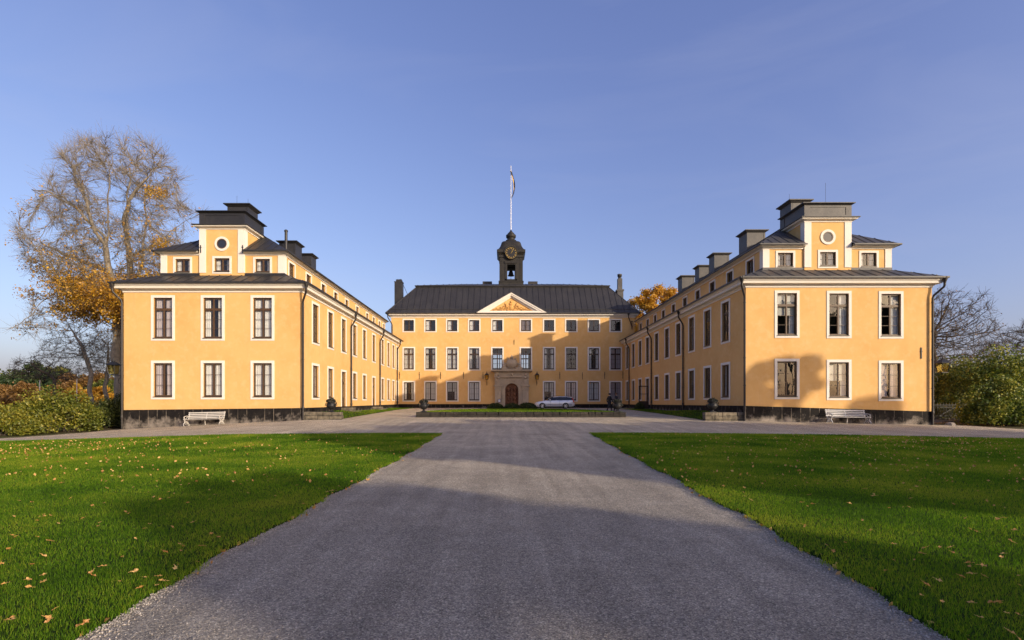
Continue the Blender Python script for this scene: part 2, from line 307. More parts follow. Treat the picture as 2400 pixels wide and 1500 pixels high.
M['olive_leaf'] = leafmat('olive_leaves', (.03, .05, .008), (.09, .125, .014), (.32, .28, .035))  # pale end of the ramp stands in for sun flecks
M['mixed_leaf'] = leafmat('green_and_brown_leaves', (.03, .06, .010), (.10, .15, .016), (.42, .40, .06), scale=.9)  # brightest tone carries painted sun highlights among the leaves
# ================================================================= terrain
_cy = [(-80, -1.68), (0, -1.65), (15, -1.63), (25, -1.52), (31, -1.30), (36, -1.13), (45, -.93), (55, -.74), (62, -.69), (75, -.69), (200, -.9), (3000, -2)]
def _ip(y, tb):
    ys = [a for a, b in tb]; zs = [b for a, b in tb]
    return np.interp(y, ys, zs)
def sstep(a, b, x):
    t = np.clip((x-a)/(b-a), 0, 1); return t*t*(3-2*t)
def ground_z(X, Y):
    X = np.asarray(X, float); Y = np.asarray(Y, float)
    c = (_ip(Y-1.2, _cy)+_ip(Y, _cy)+_ip(Y+1.2, _cy))/3
    wl = .28+.72*sstep(18, 34, Y)
    d = -.05*np.clip(-13-X, 0, 14)*wl - .022*np.clip(X-16, 0, 14)*wl
    far = sstep(29, 60, -X)*sstep(26, 60, Y)*7.0 + sstep(31, 70, X)*sstep(36, 70, Y)*2.0
    return c+d-far+H0
def gz(x, y): return float(ground_z(x, y))
def sheet(name, xs, ys, off, material, kind='structure'):
    gx, gy = np.meshgrid(xs, ys); z = ground_z(gx, gy)+off
    n, m = len(ys), len(xs); v = np.stack([gx.ravel(), gy.ravel(), z.ravel()], 1)
    i = np.arange(n-1)[:, None]*m+np.arange(m-1)[None]; i = i.ravel()
    f = np.stack([i, i+1, i+m+1, i+m], 1)
    o = npmesh(name, v, f, material, smooth=True); o['kind'] = kind; return o
far = np.array([-3000, -1500, -700, -400, -250, -160])
sheet('ground', np.concatenate([far, np.arange(-120, 121, 3), -far[::-1]]), np.concatenate([far[:4], np.arange(-150, 180, 3), [200, 250, 400, 700, 1500, 3000, 5000]]), -.07, M['soil'])
# gravel court: forecourt, crossing drive and courtyard
def gravel():
    xs = np.linspace(0, 1, 91); ys = np.concatenate([np.arange(-25, 26, .5), np.arange(26, 69.2, .6)])
    lo = _ip(ys, [(-25, -60), (20, -60), (24, -40), (27.3, -27.6), (31, -27.4), (35.4, -26.6), (35.6, -14.2), (70, -14.2)])
    hi = _ip(ys, [(-25, 60), (24, 60), (27, 36), (30, 31.5), (34, 30.5), (34.2, 16.3), (70, 16.3)])
    lo = lo + .12*np.sin(ys*3.1); hi = hi+.1*np.sin(ys*2.7)
    X = lo[:, None]*(1-xs)[None]+hi[:, None]*xs[None]; Y = np.repeat(ys[:, None], 91, 1)
    v = np.stack([X.ravel(), Y.ravel(), ground_z(X, Y).ravel()], 1); m = 91
    i = (np.arange(len(ys)-1)[:, None]*m+np.arange(m-1)[None]).ravel()
    o = npmesh('gravel_path', v, np.stack([i, i+1, i+m+1, i+m], 1), M['gravel'], smooth=True); o['kind'] = 'structure'
gravel()
def edgeL(y): return -3.0+.05*np.sin(y*1.9)+.035*np.sin(y*5.3+1)+.02*np.sin(y*13)
def edgeR(y): return _ip(y, [(-10, 2.9), (3.5, 3.03), (5, 3.3), (12, 3.7), (25, 4.25)])+.05*np.sin(y*1.7+2)+.03*np.sin(y*6.1)+.02*np.sin(y*12)
def yfar(x): return _ip(x, [(-60, 19), (-34, 20.5), (-22, 22.6), (-12, 24.2), (-5, 24.9), (-3, 24.8), (4.2, 25.1), (8, 25.0), (14, 24.1), (22, 22.6), (34, 20.5), (60, 19)])+.03*np.sin(np.asarray(x)*4)
def lawn(side):
    us = np.linspace(0, 1, 80)**.6 if side < 0 else 1-np.linspace(1, 0, 80)**.6
    us = np.linspace(0, 1, 80); vs = np.linspace(0, 1, 120)
    U, Vv = np.meshgrid(us, vs)
    if side < 0: u = 1-(1-U)**1.6; x0 = -60+u*57.0
    else: u = U**1.6; x0 = 4.2+u*56
    Y = -25+Vv*(yfar(x0)+25)
    X = (-60+u*(60+edgeL(Y))) if side < 0 else (edgeR(Y)+u*(60-edgeR(Y)))
    Z = ground_z(X, Y)+.045
    e = np.minimum(np.abs(X-(edgeL(Y) if side < 0 else edgeR(Y))), np.abs(Y-yfar(x0)))
    Z -= .06*np.clip(1-e/.04, 0, 1)
    v = np.stack([X.ravel(), Y.ravel(), Z.ravel()], 1); m = 80
    i = (np.arange(119)[:, None]*m+np.arange(m-1)[None]).ravel()
    o = npmesh('lawn', v, np.stack([i, i+1, i+m+1, i+m], 1), M['lawn'], smooth=True); o['kind'] = 'structure'
lawn(-1); lawn(1)
# grass blades
def blades(name, P, hgt, wid, label, matx=None):
    n = len(P); a = RNG.uniform(0, 2*PI, n); l = RNG.uniform(0, .6, n); b = RNG.uniform(0, 2*PI, n)
    h = hgt*RNG.uniform(.6, 1.25, n); wd = wid*RNG.uniform(.7, 1.3, n)
    dx = np.cos(a)*wd; dy = np.sin(a)*wd
    v = np.empty((n, 3, 3)); v[:, 0] = P; v[:, 1] = P; v[:, 2] = P
    v[:, 0, 0] -= dx; v[:, 0, 1] -= dy; v[:, 1, 0] += dx; v[:, 1, 1] += dy
    v[:, 2, 0] += np.cos(b)*l*h; v[:, 2, 1] += np.sin(b)*l*h; v[:, 2, 2] += h
    o = npmesh(name, v.reshape(-1, 3), np.arange(3*n).reshape(-1, 3), matx or M['blade'])
    tag(o, label, 'grass', kind='stuff'); return o
def grass(side, label):
    Ps = []; H = []; W = []
    for y0, y1, dens, h, wd in ((2.2, 5, 6500, .042, .003), (5, 9, 3600, .043, .0044), (9, 15, 1900, .046, .008), (15, 25.2, 850, .05, .014)):
        xm = 1.06*y1+1.5; n = int(dens*(y1-y0)*(xm-2.9))
        y = RNG.uniform(y0, y1, n); x = RNG.uniform(2.85, xm, n)*side
        ok = (np.abs(x) < 1.04*y+1.5) & (y < yfar(x)-.02)
        jit = .035*RNG.normal(size=n)+.03*np.sin(y*23)*np.sin(y*7); ok &= (x < edgeL(y)+.02+jit) if side < 0 else (x > edgeR(y)-.02-jit)
        x = x[ok]; y = y[ok]
        Ps.append(np.stack([x, y, ground_z(x, y)+.035], 1)); H.append(np.full(len(x), h)); W.append(np.full(len(x), wd))
    H = np.concatenate(H); W = np.concatenate(W); P = np.concatenate(Ps)
    blades('grass', P, H, W, label)
grass(-1, 'short green grass of the lawn left of the gravel path'); grass(1, 'short green grass of the lawn right of the gravel path')
# central raised lawn, strips beside the wings
CX, CY, CA, CB = 1.3, 38.4, 7.7, 18.5
def court_lawn():
    mb = MB(); n = 48; vs = []; rings = 14
    z = lambda x, y: H0-.70+.0035*(y-38)+.0
    for j in range(rings+1):
        t = j/rings
        for i in range(n+1):
            a = PI*i/n; vs.append((CX+CA*t*math.cos(a), CY+CB*t*math.sin(a), z(0, CY+CB*t*math.sin(a))))
    fs = [(j*(n+1)+i, j*(n+1)+i+1, (j+1)*(n+1)+i+1, (j+1)*(n+1)+i) for j in range(rings) for i in range(n)]
    mb.add(vs, fs)
    top = vs[rings*(n+1):]; bot = [(p[0]*1.0+(p[0]-CX)*.03, p[1]+.25*math.sin(PI*i/n), gz(p[0], p[1])-.05) for i, p in enumerate(top)]
    mb.add(top+bot, [(i, i+1, n+1+i+1, n+1+i) for i in range(n)])
    o = mb.build('lawn', M['lawn']); o['kind'] = 'structure'
    n = 26000; a = RNG.uniform(0, PI, n); r = np.sqrt(RNG.uniform(0, 1, n))
    x = CX+CA*r*np.cos(a); y = CY+CB*r*np.sin(a)
    blades('grass', np.stack([x, y, H0-.71+.0035*(y-38)], 1), np.full(n, .06), np.full(n, .02), 'grass of the raised courtyard lawn behind the low stone wall')
court_lawn()
def strip(xa, xb, y0, y1, h0, label):
    ys = np.arange(y0, y1, .7); xs = np.linspace(xa, xb, 6)
    X, Y = np.meshgrid(xs, ys); f = 1-np.abs((xs-xs[0])/(xs[-1]-xs[0]))
    top = ground_z(xs[0]*0+X[0, 0], Y)*0+ground_z(0, Y)+h0*(1-sstep(y0+6, y0+16, Y))+.05
    Z = top*f[None]+(ground_z(X, Y)+.012)*(1-f)[None]; Z = np.maximum(Z, ground_z(X, Y)+.012)
    v = np.stack([X.ravel(), Y.ravel(), Z.ravel()], 1); m = 6
    i = (np.arange(len(ys)-1)[:, None]*m+np.arange(m-1)[None]).ravel()
    o = npmesh('lawn', v, np.stack([i, i+1, i+m+1, i+m], 1), M['lawn'], smooth=True); o['kind'] = 'structure'
    n = 7000; t = RNG.uniform(0, 1, n); y = RNG.uniform(y0, y1-.8, n); x = xa+(xb-xa)*t
    zz = np.maximum((ground_z(0, y)+h0*(1-sstep(y0+6, y0+16, y))+.05)*(1-t)+(ground_z(x, y)+.012)*t, ground_z(x, y)+.012)
    blades('grass', np.stack([x, y, zz-.01], 1), np.full(n, .06), np.full(n, .02), label)

# ================================================================= palace pieces
def panel(mb, o, u, n_in, W, z0, z1, holes, depth=.22, mi=0, u0=0):
    """wall in the plane through o along u, from u0..W, z0..z1; holes (a,b,c,d); reveals go n_in"""
    o = Vector(o); u = Vector(u); n_in = Vector(n_in)
    us = sorted(set([u0, W]+[h[0] for h in holes]+[h[1] for h in holes])); zs = sorted(set([z0, z1]+[h[2] for h in holes]+[h[3] for h in holes]))
    P = lambda a, z: Vector((o.x+u.x*a, o.y+u.y*a, z))
    for a, b in zip(us, us[1:]):
        for c, d in zip(zs, zs[1:]):
            ma, mc = (a+b)/2, (c+d)/2
            if any(h[0] < ma < h[1] and h[2] < mc < h[3] for h in holes): continue
            mb.quad(P(a, c), P(b, c), P(b, d), P(a, d), mi)
    e = n_in*depth
    for a, b, c, d in holes:
        q = [P(a, c), P(b, c), P(b, d), P(a, d)]
        for i in range(4): mb.quad(q[i], q[(i+1) % 4], q[(i+1) % 4]+e, q[i]+e, mi)
_T = {}
def window_parts(kind, w, h, style, wood, cover):
    key = (kind, w, h, style, wood, cover)
    if key in _T: return _T[key]
    L = []
    def bx(mb, a, b, c, d, y0=.09, y1=.15): mb.box(a, b, y0, y1, c, d)
    f = .055; fr = local(MB()); g = w/2
    bx(fr, -g, -g+f, 0, h); bx(fr, g-f, g, 0, h); bx(fr, -g+f, g-f, h-f, h); bx(fr, -g+f, g-f, 0, f+.03, .06, .15)
    top = h-f
    if style in ('tall', 'tallgrid'):
        tz = h*.715; bx(fr, -g+f, g-f, tz-.05, tz+.05, .075, .15)
    elif style == 'door':
        tz = h*.70; bx(fr, -g+f, g-f, tz-.06, tz+.06, .075, .15)
    m = .036
    if style == 'small2': bx(fr, -m*1.3, m*1.3, f+.03, top, .07, .16)
    elif style in ('tall', 'tallgrid', 'door'): bx(fr, -m, m, f+.03, tz-.05, .075, .16); bx(fr, -m, m, tz+.05, top, .075, .16)
    else: bx(fr, -m, m, f+.03, top, .075, .16)
    # casement stiles and glazing bars
    t = .012
    def bars(z0, z1, nz, vert):
        for s in (-1, 1):
            xa, xb = sorted((s*m, s*(g-f)))
            for (p, q) in ((xa, xa+.028), (xb-.028, xb)): bx(fr, p, q, z0, z1, .1, .14)
            bx(fr, xa+.028, xb-.028, z0, z0+.04, .1, .14); bx(fr, xa+.028, xb-.028, z1-.035, z1, .1, .14)
            for k in range(1, nz):
                z = z0+(z1-z0)*k/nz; bx(fr, xa+.028, xb-.028, z-t, z+t, .105, .135)
            if vert: xm = (xa+xb)/2; bx(fr, xm-t, xm+t, z0+.04, z1-.035, .103, .137)
    if style in ('tall', 'tallgrid'):
        bars(f+.03, tz-.05, 3, style == 'tallgrid'); bars(tz+.05, top, 1, style == 'tallgrid')
    elif style == 'door':
        bars(h*.27, tz-.06, 2, False); bars(tz+.06, top, 1, False)
        for s in (-1, 1):
            xa, xb = sorted((s*m, s*(g-f))); bx(fr, xa+.0, xb-.0, f+.03, h*.27, .11, .14); bx(fr, xa+.08, xb-.08, f+.1, h*.24, .09, .11)
    elif style == 'three': bars(f+.03, top, 3, False)
    elif style == 'threegrid': bars(f+.03, top, 3, True)
    else: bars(f+.03, top, 2, style == 'twogrid')
    L.append(('window' if style != 'door' else 'door', fr, wood))
    sr = local(MB()); s = .175 if h > 1.2 else .15; p = -.035
    zb = -s if style != 'door' else 0
    sr.box(-g-s, -g, p, .02, zb, h+s); sr.box(g, g+s, p, .02, zb, h+s); sr.box(-g, g, p, .02, h, h+s)
    if style != 'door': sr.box(-g, g, p-.005, .02, -s, 0); sr.box(-g-.02, g+.02, p-.05, .10, -.03, .012, 1)
    L.append(('surround', sr, [M['white'], M['pipe']]))
    gl = local(MB()); gl.quad((-g+f, .12, f if style != 'door' else h*.27), (g-f, .12, f if style != 'door' else h*.27), (g-f, .12, top), (-g+f, .12, top))
    L.append(('glass', gl, M['glass']))
    rr = random.Random(hash((w, h, cover)) % 1000)
    def cloth(x0, x1, z0, z1, y=.26, amp=.03, wl=.13):
        c = local(MB()); n = max(6, int((x1-x0)/.03)); vs = []
        ph = rr.uniform(0, 6)
        for j, z in ((0, z0), (1, z1)):
            for i in range(n+1):
                x = x0+(x1-x0)*i/n; vs.append((x, y+amp*math.sin(2*PI*x/wl+ph+.3*j)*(1-.4*j)+.01*math.sin(x*37), z))
        c.add(vs, [(i, i+1, n+1+i+1, n+1+i) for i in range(n)], 0, True); return c
    if cover == 'full':
        for a, b in ((-g, -.06), (.06, g)): L.append(('curtain', cloth(a, b, .02, h), M['curtain']))
    elif cover == 'mauve':
        for a, b in ((-g, -.09), (.09, g)): L.append(('curtain', cloth(a, b, .02, h), M['drape']))
    elif cover == 'side':
        for a, b in ((-g, -g*.45), (g*.40, g)): L.append(('curtain', cloth(a, b, .02, h), M['curtain']))
    elif cover == 'oneside': L.append(('curtain', cloth(-g, -.02, .02, h), M['curtain']))
    elif cover == 'rightside': L.append(('curtain', cloth(.12, g, .02, h), M['curtain']))
    elif cover == 'blind':
        b = local(MB()); b.box(-g, g, .24, .245, h*.48, h); L.append(('blind', b, M['blind']))
        L.append(('curtain', cloth(.28, g, .02, h*.55, .29), M['curtain']))
    elif cover == 'shutter':
        b = local(MB()); b.box(-g, -.01, .2, .22, 0, h); b.box(.01, g, .2, .22, 0, h); L.append(('shutter', b, M['shutter']))
    out = []
    for nm, mb, mt in L:
        o = mb.build(nm, mt); me = o.data; bpy.data.objects.remove(o); out.append((nm, me))
    _T[key] = out; return out
def add_window(parent, loc, rz, kind, w, h, style, wood, cover, label=None):
    parts = window_parts(kind, w, h, style, wood, cover); root = None
    for nm, me in parts:
        o = bpy.data.objects.new(nm, me); col.objects.link(o)
        if root is None:
            root = o; o.parent = parent; o.location = Vector(loc)-parent.location; o.rotation_euler = (0, 0, rz)
            if label: o['label'] = label
        else: o.parent = root
    return root
def seam_roof(mb, a, b, c, d, spacing=.62, mi=0, hgt=.035):
    """roof plane a-b along the eave, d-c along the top; seams run eave to top"""
    a, b, c, d = map(Vector, (a, b, c, d)); mb.quad(a, b, c, d, mi)
    u = (b-a); L = u.length; u.normalize(); n = (b-a).cross(d-a).normalized()
    if n.z < 0: n = -n
    slope = n.cross(u); slope = slope if slope.z > 0 else -slope
    top = ((d-a).dot(slope)); du = (d-a).dot(u); cu = (c-a).dot(u)
    k = spacing*.5
    while k < L-.05:
        t = 1.
        if du > 1e-3 and k < du: t = k/du
        if cu < L-1e-3 and k > cu: t = (L-k)/(L-cu)
        if t > .05:
            p = a+u*k; q = p+slope*(top*t); w = u*.014
            mb.add([p-w, p+w, q+w, q-w, p-w+n*hgt, p+w+n*hgt, q+w+n*hgt, q-w+n*hgt], [(4, 5, 6, 7), (0, 4, 7, 3), (1, 2, 6, 5), (0, 1, 5, 4)], mi)
        k += spacing*(1+.04*math.sin(k*5))
def cornice_ring(mb, x0, x1, y0, y1, prof, mi=0, back=False):
    """moulded band round a rectangle; prof = [(out, z)...] bottom to top"""
    rings = [[(x0-o, y0-o, z), (x1+o, y0-o, z), (x1+o, y1+(o if back else 0), z), (x0-o, y1+(o if back else 0), z)] for o, z in prof]
    for r, s in zip(rings, rings[1:]):
        for i in range(4):
            if i == 2 and not back: continue
            mb.quad(r[i], r[(i+1) % 4], s[(i+1) % 4], s[i], mi)
def downspout(parent, top, wallpt, zbot, label=None):
    """top = outlet under the gutter, wallpt = (x,y) of the vertical run, height of the elbow"""
    mb = MB(); t = Vector(top); x, y, ze = wallpt
    mb.lathe((t.x, t.y, t.z-.42), [(.07, 0), (.085, .1), (.17, .32), (.18, .45)], 10)
    mb.tube([(t.x, t.y, t.z-.3), (t.x, t.y, t.z-.52), (t.x*.93+x*.07, t.y*.93+y*.07, t.z-.64), (t.x*.08+x*.92, t.y*.08+y*.92, ze-.42), (x, y, ze-.58), (x, y, zbot+.02)], .07, 10)
    for k in range(5):
        z = zbot+.5+k*(ze-zbot-1.4)/4; mb.lathe((x, y, z), [(.088, 0), (.088, .06)], 10)
    mb.lathe((x, y, zbot+.7), [(.08, 0), (.1, .12), (.08, .24)], 10)
    return mb.build('downspout', M['pipe'], parent)
def chimney(parent, cx, cy, zb, zt, w, d, material, name='chimney'):
    mb = MB(); h = zt-zb
    mb.box(cx-w/2, cx+w/2, cy-d/2, cy+d/2, zb, zt-.30)
    for s in (-1, 1):                                  # raised frame of folded sheet
        for k in (0, 1):
            mb.box(cx-w/2+.0+k*(w-.12)-.012, cx-w/2+.12+k*(w-.12)+.012, cy+s*d/2-.02, cy+s*d/2+.02, zb, zt-.31)
    mb.frustum(cx-w/2, cx+w/2, cy-d/2, cy+d/2, zt-.30, cx-w/2-.20, cx+w/2+.20, cy-d/2-.20, cy+d/2+.20, zt-.14)
    mb.box(cx-w/2-.23, cx+w/2+.23, cy-d/2-.23, cy+d/2+.23, zt-.14, zt-.07)
    mb.frustum(cx-w/2-.23, cx+w/2+.23, cy-d/2-.23, cy+d/2+.23, zt-.07, cx-w/2+.1, cx+w/2-.1, cy-d/2+.1, cy+d/2-.1, zt+.02)
    mb.box(cx-w/2-.012, cx+w/2+.012, cy-d/2-.012, cy+d/2+.012, zb+.0, zb+.12+h*.1)
    return mb.build(name, material, parent)
def anchor(parent, x, z, y, h=.9, nrm=(0, -1)):
    mb = MB(); mb.bar((x+nrm[0]*.03, y+nrm[1]*.03, z-h/2), (x+nrm[0]*.03, y+nrm[1]*.03, z+h/2), .05, .05)
    mb.bar((x-.06, y-.05, z+.12), (x+.06, y-.05, z+.12), .05, .04)
    return mb.build('wall_anchor', M['iron'], parent)

def wing(side, Xin, D0, D1, bays, doors, mats, label, ptop, covers_front, covers_in):
    W = 12.35; s = side; X = lambda u: Xin+s*u; XO = X(W); XC = X(W/2)
    xa, xb = min(Xin, XO), max(Xin, XO)
    root = empty('palace_wing', (XC, D0, gz(XC, D0)), label, 'building')
    zt = H0+7.75; rzi = -s*PI/2
    # --- walls
    mb = MB(); win = []          # (loc, rz, ...)
    UP = (4.48, 7.28); GR = (.41, 2.75); w1 = 1.30
    fc = [XC-3.45, XC, XC+3.45]
    holes = []
    for i, c in enumerate(fc):
        dz = -.0 if s < 0 else -.06*i
        a = c-xa
        holes += [(a-w1/2, a+w1/2, H0+UP[0]+dz*.4, H0+UP[1]+dz*.4), (a-w1/2, a+w1/2, H0+GR[0]+dz, H0+GR[1]+dz)]
        win.append(((c, D0, H0+UP[0]+dz*.4), 0, w1, UP[1]-UP[0], 'tall', covers_front[0][i])); win.append(((c, D0, H0+GR[0]+dz), 0, w1, GR[1]-GR[0], 'three', covers_front[1][i]))
    zb = H0-2.2
    panel(mb, (xa, D0, 0), (1, 0, 0), (0, 1, 0), W, zb, zt, holes)
    holes = []
    for i, y in enumerate(bays):
        a = y-D0; w2 = 1.18
        if y < D1-.5:
            holes.append((a-w2/2, a+w2/2, H0+UP[0], H0+UP[1])); win.append(((Xin, y, H0+UP[0]), rzi, w2, UP[1]-UP[0], 'tall', covers_in[0][i % len(covers_in[0])]))
            if i in doors:
                holes.append((a-w2/2, a+w2/2, H0-.40, H0+GR[1]-.05)); win.append(((Xin, y, H0-.40), rzi, w2, GR[1]+.35, 'door', 'mauve'))
            else:
                holes.append((a-w2/2, a+w2/2, H0+GR[0], H0+GR[1])); win.append(((Xin, y, H0+GR[0]), rzi, w2, GR[1]-GR[0], 'three', covers_in[1][i % len(covers_in[1])]))
    panel(mb, (Xin, D0, 0), (0, 1, 0), (s, 0, 0), D1-D0, zb, zt, holes)
    mb.quad((XO, D0, zb), (XO, D1+9, zb), (XO, D1+9, zt), (XO, D0, zt))
    mb.quad((XO, D1+9, zb), (X(2.5), D1+9, zb), (X(2.5), D1+9, zt), (XO, D1+9, zt))
    mb.build('wall', M['plaster'], root)
    # --- plinth: stands 6 cm proud, top slopes as in the photo, follows the ground
    pl = MB(); p = .07; low = []
    def pseg(P0, P1, t0, t1, n):
        P0 = Vector(P0); P1 = Vector(P1); d = (P1-P0); nrm = Vector((d.y, -d.x)).normalized()
        for k in range(n):
            A = P0+d*(k/n); B = P0+d*((k+1)/n); ta = t0+(t1-t0)*k/n; tb = t0+(t1-t0)*(k+1)/n
            ga, gb = gz(A.x, A.y)-.15, gz(B.x, B.y)-.15
            rows = 5; 
            for r in range(rows):
                f0, f1 = r/rows, (r+1)/rows
                za0, za1 = ga+(ta-ga)*f0, ga+(ta-ga)*f1; zb0, zb1 = gb+(tb-gb)*f0, gb+(tb-gb)*f1
                pl.quad((A.x, A.y, za0), (B.x, B.y, zb0), (B.x, B.y, zb1), (A.x, A.y, za1)); low.extend([1-f0, 1-f0, 1-f1, 1-f1])
    y0 = D0-p; xi = Xin-s*p; xo = XO+s*p
    ti, to = H0+ptop[0], H0+ptop[1]
    pseg((xa-p, y0), (xb+p, y0), to if s < 0 else ti, ti if s < 0 else to, 24)
    pseg((xi, y0), (xi, D1), ti, H0-.20, 30); pseg((xo, y0), (xo, D1+9), to, to, 10)
    # top shelf
    for q in (((xa-p, y0, to if s < 0 else ti), (xb+p, y0, ti if s < 0 else to), (xb+p, D0+.02, ti if s < 0 else to), (xa-p, D0+.02, to if s < 0 else ti)),
              ((xi, y0, ti), (xi, D1, H0-.20), (Xin+s*.02, D1, H0-.20), (Xin+s*.02, y0, ti))):
        pl.quad(*q); low.extend([0]*4)
    po = pl.build('plinth', M['plinth'], root)
    at = po.data.attributes.new('low', 'FLOAT', 'POINT'); at.data.foreach_set('value', np.array(low, np.float32))
    # --- main cornice, skirt roof
    o_ = .55; c = MB()
    cornice_ring(c, xa, xb, D0, D1, [(.0, zt-.10), (.05, zt-.10), (.05, zt), (.12, zt+.03), (.12, zt+.09), (.38, zt+.12), (.40, zt+.27), (.46, zt+.30), (.53, zt+.42), (.53, zt+.45), (0, zt+.46)])
    c.build('cornice', M['white'], root)
    AH = 4.4; AY = D0+1.25; AX0, AX1 = XC-AH, XC+AH
    r = MB(); ze = zt+.50; zs = H0+9.16; e = o_+.05
    ex0, ex1, ey0 = xa-e, xb+e, D0-e
    seam_roof(r, (ex0, ey0, ze), (ex1, ey0, ze), (AX1, AY, zs), (AX0, AY, zs), .78)
    for sx, ax in ((ex0, AX0), (ex1, AX1)):
        seam_roof(r, (sx, ey0, ze), (sx, D1, ze), (ax, D1, zs), (ax, AY, zs), .78)
    for q in (((ex0, ey0, ze-.09), (ex1, ey0, ze-.09), (ex1, ey0, ze+.002), (ex0, ey0, ze+.002)),):
        r.box(ex0-.03, ex1+.03, ey0-.06, ey0, ze-.09, ze+.015)
    for sx, sg in ((ex0, -1), (ex1, 1)):
        r.box(min(sx, sx+sg*.06), max(sx, sx+sg*.06), ey0, D1, ze-.09, ze+.015)
    r.quad((ex0, ey0, ze-.03), (ex1, ey0, ze-.03), (ex1, D1, ze-.03), (ex0, D1, ze-.03))
    r.build('skirt_roof', mats[0], root)
    # flashing at the attic foot
    fl = MB(); fl.box(AX0-.05, AX1+.05, AY-.05, AY+.05, zs-.1, zs+.14)
    for ax in (AX0, AX1): fl.box(ax-.05, ax+.05, AY+.05, D1, zs-.1, zs+.14)
    fl.build('flashing', mats[0], root)
    # --- attic storey
    at_ = MB(); za = H0+8.8; zat = H0+10.62; wa, wz0, wz1 = 1.05, H0+9.36, H0+10.32
    fcs = [XC-2.87, XC+2.87]
    hs = [(x-AX0-wa/2, x-AX0+wa/2, wz0, wz1) for x in fcs]
    panel(at_, (AX0, AY, 0), (1, 0, 0), (0, 1, 0), 2*AH, za, zat, hs+[(AH-.62, AH+.62, wz0-.05, wz1+.1)], .14)
    AXi = X(W/2-AH); hs = []
    for i, y in enumerate(bays):
        if y < D1-.5: hs.append((y-AY-.5, y-AY+.5, wz0, wz1)); win.append(((AXi, y, wz0), rzi, 1.0, wz1-wz0, 'two', 'none' if i % 3 else 'side'))
    panel(at_, (AXi, AY, 0), (0, 1, 0), (s, 0, 0), D1-AY, za, zat, hs, .14)
    AXo = X(W/2+AH); at_.quad((AXo, AY, za), (AXo, D1+4, za), (AXo, D1+4, zat), (AXo, AY, zat))
    at_.build('attic_wall', M['plaster'], root)
    for x in fcs: win.append(((x, AY, wz0), 0, wa, wz1-wz0, 'small2', 'side'))
    # corner pilasters of the attic
    for x, x2 in ((AX0, AX0+.42), (AX1-.42, AX1)):
        m = MB(); sg = -1 if x == AX0 else 1
        m.box(x-(.03 if sg < 0 else 0), x2+(.03 if sg > 0 else 0), AY-.04, AY+.42, zs+.14, zat+.02); m.build('pilaster', M['white'], root)
    ac = MB(); TH = 1.60
    PF = [(0, zat-.05), (.06, zat-.05), (.06, zat+.03), (.12, zat+.06), (.30, zat+.10), (.34, zat+.19), (0, zat+.2)]
    for (o1, z1), (o2, z2) in zip(PF, PF[1:]):
        for sg, ax in ((-1, AX0), (1, AX1)):
            ac.quad((ax+sg*o1, AY-o1, z1), (XC+sg*TH, AY-o1, z1), (XC+sg*TH, AY-o2, z2), (ax+sg*o2, AY-o2, z2))
            ac.quad((ax+sg*o1, AY-o1, z1), (ax+sg*o1, D1, z1), (ax+sg*o2, D1, z2), (ax+sg*o2, AY-o2, z2))
    0 and cornice_ring(ac, AX0, AX1, AY, D1, [(0, zat-.05), (.06, zat-.05), (.06, zat+.03), (.12, zat+.06), (.30, zat+.10), (.34, zat+.19), (0, zat+.2)])
    ac.build('attic_cornice', M['white'], root)
    # attic hip roof
    rr = MB(); g = .42; zE = zat+.215; zR = H0+13.95; run = AH+g
    A = (AX0-g, AY-g, zE); B = (AX1+g, AY-g, zE); RF = (XC, AY-g+run, zR); RB = (XC, D1, zR)
    kk = (zR-zE)/run; yl = run-TH
    for sg, C0 in ((-1, A), (1, B)):
        T0 = (XC+sg*TH, AY-g, zE); T1 = (XC+sg*TH, AY-g+yl, zE+kk*yl)
        if sg < 0: seam_roof(rr, C0, T0, T1, T1, .6)
        else: seam_roof(rr, T0, C0, T1, T1, .6)
        rr.box(min(C0[0], T0[0]), max(C0[0], T0[0]), AY-g-.05, AY-g, zE-.07, zE+.02)
        rr.quad((C0[0], AY-g, zE-.02), (T0[0], AY-g, zE-.02), (T0[0], AY, zE-.02), (C0[0], AY, zE-.02))
    rr.tri((XC-TH, AY-g+yl, zE+kk*yl), (XC+TH, AY-g+yl, zE+kk*yl), RF)
    for a, sg in ((AX0-g, -1), (AX1+g, 1)):
        seam_roof(rr, (a, AY-g, zE), (a, D1, zE), RB, RF, .7)
        rr.box(min(a, a+sg*.05), max(a, a+sg*.05), AY-g, D1, zE-.07, zE+.02)
    rr.quad((AX0-g, AY, zE-.02), (AX1+g, AY, zE-.02), (AX1+g, D1, zE-.02), (AX0-g, D1, zE-.02))
    rr.box(XC-.05, XC+.05, RF[1], D1, zR-.03, zR+.05)
    rr.build('attic_roof', mats[1], root)
    # --- front tower
    TH = 1.60; TY = AY-.08; TB = TY+2.9; tz0, tz1 = zs-.2, H0+12.48
    t = MB(); cw = 1.08
    panel(t, (XC-TH, TY, 0), (1, 0, 0), (0, 1, 0), 2*TH, tz0, tz1, [(TH-cw/2, TH+cw/2, wz0+.03, wz1+.03)], .14)
    for sg in (-1, 1): t.quad((XC+sg*TH, TY, tz0), (XC+sg*TH, TB, tz0), (XC+sg*TH, TB, tz1), (XC+sg*TH, TY, tz1))
    t.quad((XC-TH, TB, tz0), (XC+TH, TB, tz0), (XC+TH, TB, tz1), (XC-TH, TB, tz1))
    t.build('tower_wall', M['plaster'], root); win.append(((XC, TY, wz0+.03), 0, cw, wz1-wz0, 'small2', 'side'))
    for sg in (-1, 1):
        m = MB(); xx = XC+sg*(TH-.22); m.box(xx-.22-.015, xx+.22+.015, TY-.04, TY+.45, zs+.14, tz1); m.build('pilaster', M['white'], root)
